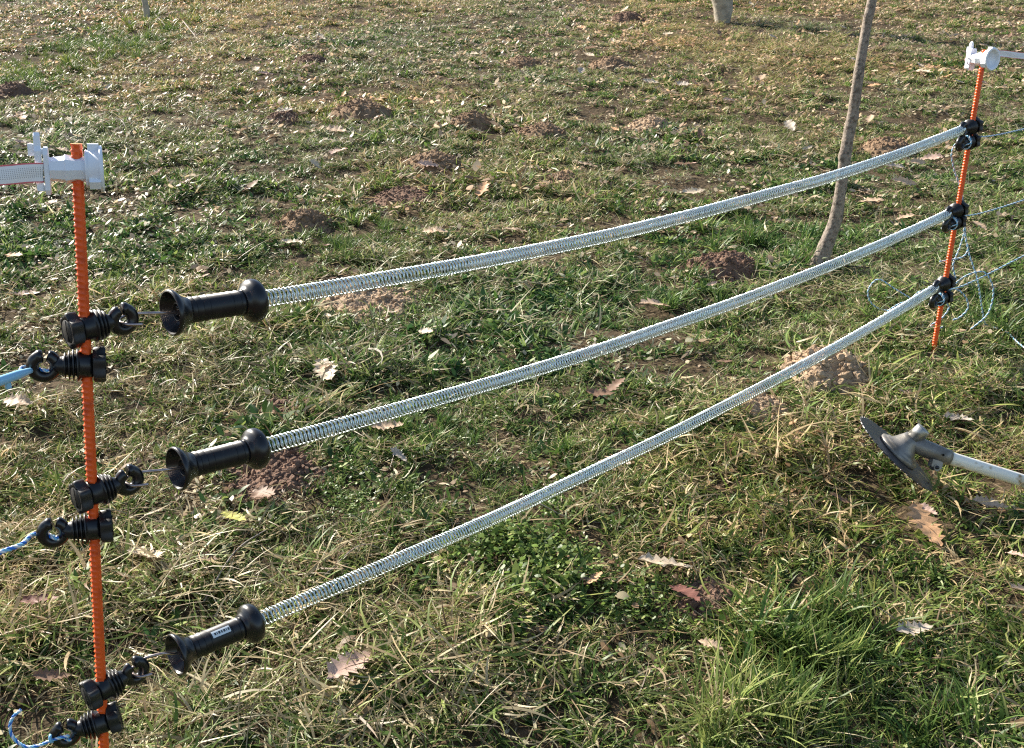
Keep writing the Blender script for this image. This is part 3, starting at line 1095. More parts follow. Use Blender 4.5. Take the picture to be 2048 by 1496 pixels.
# the tube leaves the head towards the right edge and lies on the turf further on
se = P(2048, 962, bd - 0.005)
s1 = P(1888, 912, bd - 0.030)
sd = nrm(se - s1)
SM = axes_from(sd, CU)
nk = tube(np.array([hs - (s1 - hs) * 0.10, hs + (s1 - hs) * 0.35, hs + (s1 - hs) * 0.75, s1, s1 + sd * 0.012]), np.array([0.0165, 0.0185, 0.0180, 0.0175, 0.0172]), 28)
part('neck', *nk, M_ALU, t)
lug = MB()
lug.add(*box((-0.014, 0.0, -0.0215), (0.012, 0.0085, 0.008)))
lug.add(*[np.c_[lathe([(-0.0095, 0.0005), (-0.0095, 0.0075), (0.0095, 0.0075), (0.0095, 0.0005)], 16)[0][:, [1, 0, 2]]] + np.array([-0.013, 0, -0.0285]), grid_faces(4, 16)])
lg = part('clamp_lug', xf(lug.get()[0], SM, s1), lug.get()[1], M_ALU, t, smooth=False)
bolt = MB()
fy = -1 if SM[1] @ CF > 0 else 1
bv = lathe([(0.0, 0.0005), (0.0, 0.0042), (0.0022, 0.0040), (0.0024, 0.0005)], 12)[0][:, [1, 0, 2]] * np.array([1, fy, 1])
bolt.add(bv + np.array([-0.013, fy * 0.0097, -0.0285]), grid_faces(4, 12))
part('bolt', xf(bolt.get()[0], SM, s1), bolt.get()[1], M_BLACK_DULL, lg)
hv_ = lathe([(0.0, 0.0001), (0.0, 0.0026), (0.0006, 0.0026)], 12)[0][:, [1, 0, 2]] * np.array([1, fy, 1])
part('screw_hole', xf(hv_ + np.array([-0.012, fy * 0.0179, 0.000]), SM, s1), grid_faces(3, 12), M_INK, t)
shp = [s1 + sd * 0.002, s1 + sd * 0.1, se, se + sd * 0.25]
far_ = shp[-1] + sd * 0.9
far_[2] = gz(far_[0], far_[1]) + 0.06
part('shaft_tube', *tube(resample(spline(shp + [far_], 10), 0.02), 0.0138, 28), M_SHAFT, t)

# ------------------------------------------------------------------ trees
def bark_tube(path, radii, seed, n=20, step=0.012, amp=0.10, knots=()):
    cpts = np.c_[np.asarray(path, float), np.asarray(radii, float)]
    d = np.r_[0, np.cumsum(np.linalg.norm(np.diff(cpts[:, :3], axis=0), axis=1))]
    sp_ = spline(cpts[:, :3], 14)
    pts = resample(sp_, step)
    s = np.linspace(0, d[-1], len(pts))
    rr = np.interp(s, d, cpts[:, 3])
    T, N, B = frames(pts)
    a = np.linspace(0, 2 * np.pi, n, endpoint=False)
    ns = 1 + amp * (fbm(s[:, None] * 25 + seed, np.sin(a)[None] * 1.6 + np.cos(a)[None] * 2.3 + 9, seed, 3) - 0.5) * 2
    for ks, ka, kh in knots:
        ns = ns + kh * np.exp(-((s[:, None] - ks) / 0.016) ** 2) * np.clip(np.cos(a[None] - ka), 0, 1) ** 3
    r = rr[:, None] * ns
    V = (pts[:, None] + r[..., None] * (np.cos(a)[None, :, None] * N[:, None] + np.sin(a)[None, :, None] * B[:, None])).reshape(-1, 3)
    Fs = grid_faces(len(pts), n).tolist()
    Fs.append([(len(pts) - 1) * n + i for i in range(n)])
    return V, Fs


def crown_mesh(top, tdir, L, n1, seed, r0):
    r = np.random.default_rng(seed)
    mb = MB()
    for k in range(n1):
        a = 2 * math.pi * k / n1 + r.uniform(-0.4, 0.4)
        tilt = r.uniform(0.3, 0.9)
        d0 = nrm(np.array([math.cos(a) * tilt, math.sin(a) * tilt, 1.0]))
        st = top - tdir * r.uniform(0, 0.35) * L * 0.4
        p = [st]
        d_ = d0
        for q in range(5):
            d_ = nrm(d_ + r.uniform(-0.18, 0.18, 3) + np.array([0, 0, 0.08]))
            p.append(p[-1] + d_ * L / 5)
        pp = resample(spline(p, 4), L / 12)
        mb.add(*tube(pp, np.linspace(r0, r0 * 0.25, len(pp)), 6))
        for w in range(5):
            q0 = pp[r.integers(3, len(pp) - 1)]
            e_ = nrm(d_ + r.uniform(-0.9, 0.9, 3))
            q1 = spline([q0, q0 + e_ * L * 0.14, q0 + nrm(e_ + np.array([0, 0, 0.35])) * L * 0.3], 3)
            mb.add(*tube(q1, np.linspace(r0 * 0.35, r0 * 0.12, len(q1)), 5))
    return mb.get()


sb = G(1636, 536)
spx = [(1632, 548), (1648, 500), (1668, 448), (1680, 390), (1688, 330), (1697, 272), (1706, 225), (1714, 170), (1722, 118), (1733, 55), (1745, -5)]
spath = [PY(x, y, sb[1] + 0.004 * math.sin(y * 0.03)) for x, y in spx]
spath[0] = sb + np.array([-0.012, 0, -0.04])
dirv = nrm(spath[-1] - spath[-3])
spath += [spath[-1] + dirv * 0.25, spath[-1] + dirv * 0.5 + np.array([0.02, 0, 0])]
srad = [0.036, 0.0255, 0.0210, 0.0192, 0.0184, 0.0180, 0.0172, 0.0166, 0.0158, 0.0150, 0.0145, 0.013, 0.0115]
t = thing('sapling', sb, 'slender grey-brown sapling with a bend near its foot, between the springs and far post', 'tree')
part('trunk', *bark_tube(spath, srad, 3, 24, 0.006, 0.09, [(0.22, 0.5, .28), (0.42, 3.4, .3), (0.55, 5.5, .25), (0.70, 1.2, .3), (0.86, 4.0, .28), (0.93, 0.2, .25)]), M_BARK, t)
part('crown', *crown_mesh(spath[-1], dirv, 0.9, 5, 5, 0.007), M_BARK, t)

tb = G(1446, 46)
tpx = [(1448, 48), (1446, 20), (1444, -20)]
tp = [PY(x, y, tb[1]) for x, y in tpx]
tp[0] = tb - np.array([0, 0, 0.06])
tdir = nrm(tp[2] - tp[1])
tp += [tp[2] + tdir * 0.45, tp[2] + tdir * 0.9]
t = thing('fruit_tree', tb, 'thick pale tree trunk cut off by the top edge', 'tree')
part('trunk', *bark_tube(tp, [0.058, 0.082, 0.104, 0.10, 0.09], 8, 28, 0.015, 0.10), M_BARK2, t)
part('crown', *crown_mesh(tp[-1], tdir, 1.5, 5, 11, 0.028), M_BARK2, t)

lb = G(295, 42)
lp_ = [lb - np.array([0, 0, 0.05]), PY(294, 28, lb[1]), PY(289, 0, lb[1]), PY(283, -40, lb[1])]
ld = nrm(lp_[3] - lp_[2])
lp_ += [lp_[3] + ld * 0.4, lp_[3] + ld * 0.9]
t = thing('sapling', lb, 'thin pale sapling stem at the top edge on the left', 'tree')
part('trunk', *bark_tube(lp_, [0.032, 0.028, 0.0265, 0.026, 0.022, 0.018], 13, 16, 0.012, 0.1), M_BARK2, t)
part('crown', *crown_mesh(lp_[-1], ld, 1.0, 4, 17, 0.010), M_BARK2, t)

# twigs lying in the grass
TW = [([(303, 26), (322, 50), (345, 68), (362, 82)], 0.0062, M_TWIG, 'pale fallen twig slanting right from the foot of the left sapling'),
      ([(366, 50), (385, 72), (410, 92), (432, 104)], 0.0060, M_TWIG, 'second pale twig farther right of the left sapling foot'),
      ([(310, 212), (370, 205), (420, 198), (452, 192)], 0.0040, M_TWIG_D, 'thin dark twig lying in the grass on the left half'),
      ([(372, 44), (410, 32), (440, 22), (470, 10)], 0.0060, M_TWIG_D, 'dark bare twig rising right of the left sapling foot'),
      ([(1470, 40), (1500, 22), (1520, 4)], 0.0042, M_TWIG, 'dry stalk leaning right of the thick trunk'),
      ([(1648, 540), (1690, 548), (1735, 556)], 0.0030, M_TWIG_D, 'dark twig in the grass at the foot of the bent sapling'),
      ([(408, 1215), (470, 1140), (535, 1075), (600, 1020)], 0.0016, M_TWIG, 'long thin dry stalk in the foreground, above the lowest handle'),
      ([(650, 1180), (720, 1120), (775, 1103)], 0.0014, M_TWIG, 'thin dry stalk just left of the lowest spring'),
      ([(1075, 1040), (1140, 1048), (1210, 1046)], 0.0013, M_TWIG, 'fine brown stalk lying across the turf below the lowest spring'),
      ([(1143, 1172), (1147, 1215), (1146, 1268)], 0.0011, M_TWIG, 'short upright stalk in the foreground turf')]
for i, (pp, r, m_, lab) in enumerate(TW):
    pts = []
    for k, q in enumerate(pp):
        g = G(*q)
        pts.append(g + np.array([0, 0, 0.018 + 0.02 * math.sin(k * 1.7 + i)]))
    pts = spline(pts, 8)
    single('twig', *tube(pts, np.linspace(r, r * 0.45, len(pts)), 7), m_, pts[0], lab, 'twig', 'twigs and stalks on the ground')

# ------------------------------------------------------------------ fallen leaves
def leaf_mesh(seed, lobed=True, curl=0.5, wid=0.5, base=(0.42, 0.29, 0.18), name='leaf_blade', n=15, wcount=5):
    """unit-length leaf along X with lobed outline and curl"""
    r = np.random.default_rng(seed)
    x = np.linspace(0, 1, n)
    env = np.sin(np.pi * np.clip(x, 0, 1) ** 0.8) ** 0.75
    V, C = [], []
    L = np.zeros((2, n))
    for s in range(2):
        lobe = 1.0
        if lobed:
            lobe = 0.66 + 0.34 * np.where(np.arange(n) % 2 == (s + seed) % 2, 1, -0.35) + r.uniform(-0.1, 0.1, n)
        L[s] = wid / 2 * env * lobe
    L[:, 0] = L[:, -1] = 0.008
    cu, tw = curl * r.uniform(0.6, 1.3), r.uniform(-0.5, 0.5)
    for k in range(n):
        for j in range(wcount):
            q = j / (wcount - 1) * 2 - 1
            w = L[0 if q < 0 else 1, k]
            yy = q * w
            zz = cu * 0.55 * (abs(q) ** 1.5) * w * (1 + 0.5 * math.sin(k * 0.9)) + 0.10 * cu * math.sin(math.pi * x[k] * 1.1 + seed) + tw * yy * (x[k] - 0.5)
            zz += 0.016 * math.sin(k * 1.9 + seed + q * 2)
            V.append((x[k] - 0.5 + (0.05 * abs(q) if lobed else 0), yy, zz))
            sh = r.uniform(0.86, 1.1) * (1.12 if j == wcount // 2 else 1)
            C.append(np.array(base) * sh)
    me = make_mesh(name, np.array(V), grid_faces(n, wcount, False), M_DEAD, True, np.array(C))
    return me


LC = {'tan': (0.54, 0.385, 0.255), 'cream': (0.62, 0.50, 0.355), 'orange': (0.56, 0.33, 0.175), 'brown': (0.22, 0.13, 0.08), 'red': (0.20, 0.085, 0.062), 'grey': (0.46, 0.39, 0.31), 'pink': (0.56, 0.385, 0.30), 'yellow': (0.44, 0.42, 0.10)}
LM = {k: [leaf_mesh(i * 7 + 3 + len(k), True, 0.5, 0.50, c) for i in range(4)] for k, c in LC.items()}


def surf_normal(x, y):
    e = 0.03
    v = np.array([-(gz(x + e, y) - gz(x - e, y)) / (2 * e), -(gz(x, y + e) - gz(x, y - e)) / (2 * e), 1.0])
    return v / np.linalg.norm(v)


_li = [0]


def place_leaf(p, yaw_dir, length, colr, label, group, tilt=0.25, lift=0.02, flat=1.0):
    k = _li[0]
    _li[0] += 1
    r = random.Random(1000 + k)
    nn = surf_normal(p[0], p[1]) + np.array([r.uniform(-tilt, tilt), r.uniform(-tilt, tilt), 0])
    x = nrm(yaw_dir - nn * (np.dot(yaw_dir, nn) / np.dot(nn, nn)))
    M = axes_from(x, nrm(nn)) * length
    M[1] *= flat
    o = bpy.data.objects.new('oak_leaf', LM[colr][k % 4])
    COL.objects.link(o)
    set_frame(o, M, np.asarray(p) + np.array([0, 0, lift]))
    tag(o, label, 'leaf', group)
    return o


HERO = [  # tip px, tip px, colour, label
    ((655, 1405), (742, 1334), 'pink', 'large pinkish tan oak leaf in the foreground, right of the lowest handle'),
    ((1816, 1046), (1876, 1106), 'orange', 'orange tan oak leaf standing below the brush cutter blade'),
    ((1834, 1040), (1868, 1056), 'pink', 'small pink tan leaf touching the orange one below the brush cutter'),
    ((1938, 1032), (2006, 1040), 'tan', 'tan oak leaf lying flat below the brush cutter tube'),
    ((1272, 1155), (1374, 1162), 'cream', 'long cream jagged leaf in the foreground below the lowest spring'),
    ((1338, 1198), (1390, 1240), 'red', 'dark red brown leaf just below the long cream leaf'),
    ((1786, 1296), (1854, 1288), 'grey', 'curled grey beige leaf at the lower right, beside the lush tuft'),
    ((2014, 1222), (2060, 1200), 'tan', 'tan leaf cut by the right edge of the picture, lower one'),
    ((2006, 1134), (2050, 1152), 'pink', 'pinkish crumpled leaf at the right edge, upper one'),
    ((640, 742), (660, 782), 'cream', 'pale leaf standing upright between the upper and middle handles'),
    ((276, 1116), (312, 1158), 'cream', 'pale cream wavy leaf right of the near post, below middle insulators'),
    ((742, 880), (802, 876), 'tan', 'lobed tan leaf just below the middle spring near its handle'),
    ((8, 826), (64, 834), 'tan', 'tan leaf at the left edge between the upper and middle ropes'),
    ((1276, 640), (1336, 622), 'tan', 'broad tan leaf between the upper and middle springs'),
    ((1168, 808), (1222, 812), 'brown', 'dark brown curled leaf just below the middle spring'),
    ((1205, 805), (1246, 790), 'brown', 'small dark brown leaf right of the curled brown one below the middle spring'),
    ((845, 480), (892, 484), 'tan', 'tan leaf left of the upper spring at mid length'),
    ((1004, 478), (1050, 480), 'tan', 'tan leaf just above the upper spring at mid length'),
    ((560, 498), (606, 504), 'cream', 'cream leaf above the upper handle'),
    ((650, 268), (690, 276), 'tan', 'tan leaf right in front of the tallest molehill'),
    ((662, 322), (692, 314), 'pink', 'pinkish leaf left of the smooth oval molehill'),
    ((1362, 402), (1404, 396), 'cream', 'cream leaf behind the upper spring, left of the sapling'),
    ((1880, 852), (1938, 872), 'grey', 'greyish leaf above the brush cutter tube'),
    ((40, 1240), (112, 1226), 'red', 'reddish leaf left of the near post, between middle and lowest insulators'),
    ((66, 1396), (140, 1380), 'brown', 'dark brown leaf at the lower left behind the lowest insulator'),
    ((388, 1142), (432, 1150), 'brown', 'brown leaf above the lowest handle, left part'),
    ((500, 1004), (548, 1026), 'brown', 'dark brown leaf below the middle handle'),
    ((1172, 1200), (1200, 1180), 'orange', 'small curled orange leaf in the foreground turf'),
    ((1402, 1320), (1430, 1330), 'tan', 'small crumpled tan leaf left of the lush tuft'),
    ((444, 1052), (488, 1072), 'yellow', 'narrow yellow leaf blade above the lowest handle'),
    ((780, 930), (812, 944), 'grey', 'grey leaf scrap right of the reddish earth patch'),
    ((1790, 808), (1830, 812), 'pink', 'pinkish leaf on the turf above the brush cutter blade'),
    ((1790, 455), (1838, 452), 'tan', 'tan leaf behind the middle spring, left of the far post'),
    ((1940, 466), (1970, 472), 'tan', 'tan leaf just right of the far post at mid height'),
    ((2000, 296), (1960, 292), 'cream', 'yellowish cream leaf right of the far post below the upper rope'),
    ((1708, 398), (1740, 404), 'tan', 'tan leaf just right of the sapling trunk'),
    ((1825, 150), (1862, 158), 'cream', 'cream leaf far up the slope, left of the far post top'),
    ((1872, 160), (1902, 168), 'orange', 'orange tan leaf far up the slope beside the far post top'),
    ((955, 402), (972, 388), 'orange', 'small orange leaf standing above the upper spring by the flat ragged molehill'),
    ((20, 612), (70, 604), 'pink', 'pinkish leaf at the left edge above the upper left rope'),
    ((12, 526), (44, 532), 'orange', 'orange brown leaf at the left edge, left of the near post'),
]
hero_xy = []
for a, b, cl, lab in HERO:
    A, B = G(*a), G(*b)
    L = np.linalg.norm(B - A)
    C_ = (A + B) / 2
    hero_xy.append((C_[0], C_[1], L))
    place_leaf(C_, B - A, min(max(L, 0.04), 0.16) * 1.08, cl, lab, 'fallen leaves in the grass', 0.30, 0.034, 1.1)

# smaller scattered leaves, lying thicker up the slope
zones = [('in the far grass along the top', lambda u: u < 170),
         ('in the middle distance', lambda u: u < 430),
         ('in the near turf', lambda u: True)]
cnt = 0
r = random.Random(5)
while cnt < 255:
    y = 1.7 + 11.0 * r.random() ** 0.75
    x = r.uniform(-1, 1) * (0.50 * y + 0.2) + 0.02
    p = np.array([x, y, float(gz(x, y))])
    q = proj(p)
    if not (-10 < q[0] < 2058 and -10 < q[1] < 1506):
        continue
    dens = 0.25 + 0.75 * float(vnoise(x * 0.8 + 5, y * 0.8, 77)) + (0.5 if q[0] > 1100 and q[1] < 320 else 0)
    if q[1] > 430:
        dens *= 0.55
    if r.random() > dens:
        continue
    if any(math.hypot(x - m[0], y - m[1]) < m[2] * 0.9 for m in mole_xy):
        continue
    a = r.uniform(0, 6.28)
    cl = r.choice(['tan', 'cream', 'cream', 'tan', 'grey', 'pink', 'orange', 'brown'])
    lab = 'small %s dry leaf ' % cl + [z[0] for z in zones if z[1](q[1])][0] + (', left third' if q[0] < 683 else ', middle third' if q[0] < 1366 else ', right third')
    grp = {'s': 0}.get('x') or ('small leaves ' + ('far up the slope' if q[1] < 170 else 'in the middle distance' if q[1] < 430 else 'in the near turf'))
    sz = r.uniform(0.06, 0.115) if q[1] < 430 else r.uniform(0.026, 0.055)
    place_leaf(p, np.array([math.cos(a), math.sin(a), 0]), sz, cl, lab, grp, 0.45, 0.036, r.uniform(0.8, 1.3))
    cnt += 1

# ------------------------------------------------------------------ turf: clumps of blades, thatch, herbs (instanced, one object)
clump_col = bpy.data.collections.new('turf_clumps')


def blades(n, rad, L, Wd, lean, curve, pal, r, seg=4, zoff=(0, 0), lateral=0.0, aim=None):
    """pal: list of (weight, base rgb, tip rgb)"""
    w = np.array([p[0] for p in pal], float)
    pick = r.choice(len(pal), n, p=w / w.sum())
    cb = np.array([p[1] for p in pal])[pick] * r.uniform(0.75, 1.25, (n, 1))
    ct = np.array([p[2] for p in pal])[pick] * r.uniform(0.75, 1.25, (n, 1))
    q = rad * np.sqrt(r.random(n))
    b = r.uniform(0, 6.283, n)
    base = np.stack([q * np.cos(b), q * np.sin(b), r.uniform(zoff[0], zoff[1] + 1e-6, n)], -1)
    az = r.uniform(0, 6.283, n) if aim is None else r.normal(aim[0], aim[1], n)
    ln = r.uniform(L[0], L[1], n)
    le = r.uniform(lean[0], lean[1], n)
    cv = r.uniform(curve[0], curve[1], n)
    wd = r.uniform(Wd[0], Wd[1], n)
    lat = r.uniform(-lateral, lateral, n)
    prof = np.array([0.75, 1.0, 0.85, 0.5, 0.0]) if seg == 4 else np.array([0.8, 1.0, 0.6, 0.0])
    pos = base.copy()
    V = np.zeros((n, 2 * seg + 1, 3))
    C = np.zeros((n, 2 * seg + 1, 3))
    tw = r.uniform(-0.9, 0.9, n)
    for k in range(seg + 1):
        s = k / seg
        ang = le + cv * s
        a2 = az + lat * s
        sd_ = np.stack([-np.sin(a2) * np.cos(tw), np.cos(a2) * np.cos(tw), np.sin(tw)], -1)
        c = cb * (1 - s ** 1.4) + ct * s ** 1.4
        if k < seg:
            hw = (wd * prof[k] / 2)[:, None]
            V[:, 2 * k], V[:, 2 * k + 1] = pos - sd_ * hw, pos + sd_ * hw
            C[:, 2 * k] = C[:, 2 * k + 1] = c
        else:
            V[:, 2 * k] = pos
            C[:, 2 * k] = c
        d = np.stack([np.sin(ang) * np.cos(a2), np.sin(ang) * np.sin(a2), np.cos(ang)], -1)
        pos = pos + d * (ln / seg)[:, None]
        pos[:, 2] = np.maximum(pos[:, 2], 0.001)
    Fs = []
    for k in range(seg - 1):
        Fs.append([2 * k, 2 * k + 1, 2 * k + 3, 2 * k + 2])
    tri = [2 * seg - 2, 2 * seg - 1, 2 * seg]
    m = 2 * seg + 1
    allF = []
    off = np.arange(n)[:, None] * m
    quads = np.concatenate([off + np.array(f)[None] for f in Fs])
    tris = off + np.array(tri)[None]
    return V.reshape(-1, 3), quads, tris, C.reshape(-1, 3)


def herb(n, rad, ll, lw, pal, r, lean=(0.9, 1.45), stem=0.0, h=(0.0, 0.01), seg=4):
    """broad leaves: flat pointed ovals"""
    w = np.array([p[0] for p in pal], float)
    pick = r.choice(len(pal), n, p=w / w.sum())
    cc = np.array([p[1] for p in pal])[pick] * r.uniform(0.75, 1.25, (n, 1))
    q = rad * np.sqrt(r.random(n))
    b = r.uniform(0, 6.283, n)
    base = np.stack([q * np.cos(b), q * np.sin(b), r.uniform(h[0], h[1], n)], -1)
    az = r.uniform(0, 6.283, n)
    ln, wd = r.uniform(ll[0], ll[1], n), r.uniform(lw[0], lw[1], n)
    le = r.uniform(lean[0], lean[1], n)
    cv = r.uniform(-0.3, 0.7, n)
    prof = np.array([0.15, 0.8, 1.0, 0.65, 0.0])
    V = np.zeros((n, 2 * seg + 1, 3))
    C = np.zeros((n, 2 * seg + 1, 3))
    tw = r.uniform(-0.6, 0.6, n)
    pos = base.copy()
    for k in range(seg + 1):
        s = k / seg
        ang = le + cv * s
        sd_ = np.stack([-np.sin(az) * np.cos(tw), np.cos(az) * np.cos(tw), np.sin(tw)], -1)
        if k < seg:
            hw = (wd * prof[k] / 2)[:, None]
            V[:, 2 * k], V[:, 2 * k + 1] = pos - sd_ * hw, pos + sd_ * hw
            C[:, 2 * k] = C[:, 2 * k + 1] = cc
        else:
            V[:, 2 * k] = pos
            C[:, 2 * k] = cc
        d = np.stack([np.sin(ang) * np.cos(az), np.sin(ang) * np.sin(az), np.cos(ang)], -1)
        pos = pos + d * (ln / seg)[:, None]
        pos[:, 2] = np.maximum(pos[:, 2], 0.002)
    m = 2 * seg + 1
    off = np.arange(n)[:, None] * m
    quads = np.concatenate([off + np.array([2 * k, 2 * k + 1, 2 * k + 3, 2 * k + 2])[None] for k in range(seg - 1)])
    tris = off + np.array([2 * seg - 2, 2 * seg - 1, 2 * seg])[None]
    return V.reshape(-1, 3), quads, tris, C.reshape(-1, 3)


def clump(idx, parts_):
    V, Fq, C, n = [], [], [], 0
    for v, q, t_, c in parts_:
        V.append(v)
        C.append(c)
        Fq += (q + n).tolist() + (t_ + n).tolist()
        n += len(v)
    me = make_mesh('turf_clump', np.concatenate(V), Fq, M_GRASS, True, np.concatenate(C))
    o = bpy.data.objects.new('clump_%03d' % idx, me)
    clump_col.objects.link(o)


G1, G2, G3 = (0.066, 0.122, 0.026), (0.122, 0.190, 0.045), (0.040, 0.088, 0.028)
YG, YT = (0.22, 0.275, 0.072), (0.36, 0.37, 0.130)
ST1, ST2, ST3 = (0.46, 0.375, 0.215), (0.34, 0.265, 0.15), (0.56, 0.49, 0.315)
BR1, BR2 = (0.16, 0.105, 0.06), (0.24, 0.16, 0.09)
PG = [(5, G1, G2), (5, G2, YG), (2, G3, G1), (2.0, YG, YT), (0.9, ST2, ST1)]
PM = [(3.5, G1, G2), (4, G2, YG), (2.5, YG, YT), (2.4, ST1, ST3), (1.5, ST2, ST1), (0.8, BR1, BR2)]
PS = [(4, ST1, ST3), (3, ST2, ST1), (1.6, BR2, ST2), (1.2, BR1, BR2), (2.2, YG, YT), (2.0, G2, YG)]
PL = [(4, G3, G1), (5, G1, G2), (3, G2, YG), (0.7, YG, YT)]
PY_ = [(3, (0.13, 0.18, 0.04), (0.38, 0.38, 0.13)), (1.3, ST2, ST3), (4, G2, YT), (2, G1, YG)]
TYPES = {}
idx = 0


def reg(kind, maker, k):
    global idx
    TYPES[kind] = []
    for i in range(k):
        r_ = np.random.default_rng(900 + idx * 13)
        clump(idx, maker(r_))
        TYPES[kind].append(idx)
        idx += 1


reg('turf', lambda r: [blades(30, 0.038, (0.020, 0.054), (0.0026, 0.0054), (0.30, 1.25), (0.2, 1.4), PG, r, lateral=0.8),
                       herb(9, 0.040, (0.011, 0.023), (0.005, 0.010), [(3, G2), (2, G1), (1, YG), (0.6, BR2)], r),
                       blades(7, 0.038, (0.025, 0.055), (0.0016, 0.0034), (1.0, 1.5), (-0.1, 0.6), PS, r, seg=3, zoff=(0.002, 0.014), lateral=1.6)], 6)
reg('mixed', lambda r: [blades(20, 0.038, (0.020, 0.054), (0.0026, 0.0052), (0.4, 1.3), (0.2, 1.3), PM, r, lateral=1.0),
                        herb(10, 0.042, (0.010, 0.024), (0.005, 0.011), [(2, G2), (2, G1), (1, YG), (2, BR2), (1.5, BR1), (2, ST2), (1, ST1)], r),
                        blades(10, 0.040, (0.025, 0.060), (0.0016, 0.0036), (1.0, 1.55), (-0.1, 0.6), PS, r, seg=3, zoff=(0.002, 0.018), lateral=1.8)], 6)
reg('straw', lambda r: [blades(16, 0.045, (0.035, 0.09), (0.0018, 0.0044), (0.9, 1.55), (-0.2, 0.9), PS, r, zoff=(0.003, 0.022), lateral=2.2),
                        blades(14, 0.038, (0.030, 0.07), (0.0026, 0.0050), (0.4, 1.2), (0.4, 1.4), PM, r, lateral=1.0),
                        blades(3, 0.05, (0.08, 0.15), (0.0011, 0.0018), (0.9, 1.45), (0.0, 0.6), PS, r, zoff=(0.005, 0.03), lateral=0.9)], 6)
reg('herb', lambda r: [herb(14, 0.036, (0.018, 0.038), (0.007, 0.013), [(4, G1), (3, G3), (4, G2), (1, YG)], r, lean=(0.6, 1.45)),
                       herb(7, 0.04, (0.012, 0.022), (0.007, 0.012), [(3, G2), (2, YG)], r),
                       blades(9, 0.038, (0.03, 0.06), (0.0028, 0.0052), (0.6, 1.4), (0.2, 1.0), PM, r, lateral=0.8)], 5)
reg('clover', lambda r: [herb(52, 0.038, (0.005, 0.010), (0.0045, 0.0085), [(4, G2), (3, (0.15, 0.23, 0.045)), (2, G1), (1, YG)], r, lean=(0.8, 1.55), h=(0.003, 0.028)),
                         blades(6, 0.03, (0.03, 0.06), (0.0024, 0.0046), (0.4, 1.2), (0.2, 1.0), PG, r)], 4)
reg('lush', lambda r: [blades(34, 0.028, (0.05, 0.110), (0.0030, 0.0058), (0.10, 0.95), (0.3, 1.3), PL, r, lateral=0.5),
                       blades(8, 0.03, (0.05, 0.10), (0.0016, 0.003), (0.8, 1.4), (0.1, 0.7), PM, r, lateral=0.7)], 4)
reg('yellow', lambda r: [blades(44, 0.030, (0.08, 0.15), (0.0020, 0.0040), (0.15, 1.0), (0.3, 1.1), PY_, r, lateral=0.4)], 3)
reg('litter', lambda r: [herb(12, 0.042, (0.008, 0.026), (0.005, 0.014), [(3, ST1), (3, BR2), (2, BR1), (2, ST3)], r, lean=(1.0, 1.6), h=(0.002, 0.016)),
                         blades(10, 0.045, (0.02, 0.07), (0.001, 0.002), (1.2, 1.57), (-0.1, 0.3), [(2, BR1, BR2), (2, ST2, ST1)], r, seg=3, zoff=(0.002, 0.012), lateral=0.8)], 4)
reg('coarse', lambda r: [herb(10, 0.042, (0.018, 0.042), (0.008, 0.015), [(3, G1), (3, G2), (1.5, G3), (2, YG), (1.3, ST2), (1.2, ST1)], r, lean=(0.45, 1.4)),
                         blades(14, 0.045, (0.03, 0.070), (0.0036, 0.0066), (0.35, 1.25), (0.2, 1.3), PM, r, lateral=0.8),
                         blades(9, 0.05, (0.04, 0.08), (0.0035, 0.0060), (1.0, 1.5), (-0.1, 0.6), PS, r, seg=3, zoff=(0.004, 0.02), lateral=1.5)], 6)
reg('flecks', lambda r: [herb(8, 0.060, (0.014, 0.040), (0.008, 0.022), [(3, (0.64, 0.51, 0.35)), (4, (0.52, 0.38, 0.25)), (3, (0.36, 0.25, 0.165)), (2, BR2)], r, lean=(0.9, 1.6), h=(0.012, 0.03))], 4)

# sample the field: densest by the camera, thinner up the slope
R = np.random.default_rng(21)
pts_x, pts_y = [], []
bands = [(0.9, 1.6, 900), (1.6, 2.6, 1050), (2.6, 4.0, 850), (4.0, 6.0, 600), (6.0, 9.0, 410), (9.0, 13.0, 280), (13.0, 17.0, 140)]
for y0, y1, den in bands:
    half = 0.52 * y1 + 0.45
    n = int((y1 - y0) * 2 * half * den)
    x_, y_ = R.uniform(-half, half, n), R.uniform(y0, y1, n)
    k = abs(x_) < 0.52 * y_ + 0.45
    pts_x.append(x_[k])
    pts_y.append(y_[k])
px_, py_ = np.concatenate(pts_x), np.concatenate(pts_y)
n = len(px_)
dry = fbm(px_ * 1.1 + 40, py_ * 1.1, 3, 3) * 0.75 + fbm(px_ * 4 + 7, py_ * 4, 31, 2) * 0.35 - 0.05
herbf = fbm(px_ * 1.6 + 90, py_ * 1.6, 13, 2)
hgt = 0.75 + 0.7 * (fbm(px_ * 2.6, py_ * 2.6 + 30, 23, 2) - 0.3)
keep = np.ones(n, bool)
bare = fbm(px_ * 2.4 + 11, py_ * 2.4, 57, 3)
keep &= (R.random(n) > np.clip((bare - 0.60) * 4, 0, 0.5))
for mx, my, mr in mole_xy:
    d = np.hypot(px_ - mx, py_ - my) / mr
    keep &= ~((d < 0.88) & (R.random(n) < np.clip(1.08 - 0.65 * d ** 4, 0, 0.97)))
for mx, my, mr in hero_xy:
    keep &= ~((np.hypot(px_ - mx, py_ - my) < mr * 0.45) & (R.random(n) < 0.8))
kind = np.full(n, 'turf', dtype=object)
u = R.random(n)
kind[u < dry * 0.75 + np.clip((py_ - 3.5) * 0.05, 0, 0.22)] = 'mixed'
kind[u < (dry - 0.36) * 0.8] = 'straw'
kind[(kind == 'turf') & (R.random(n) < np.clip((py_ - 2.6) * 0.10, 0.02, 0.34))] = 'coarse'
kind[(kind == 'mixed') & (R.random(n) < np.clip((py_ - 2.6) * 0.06, 0.0, 0.2))] = 'coarse'
v2 = R.random(n)
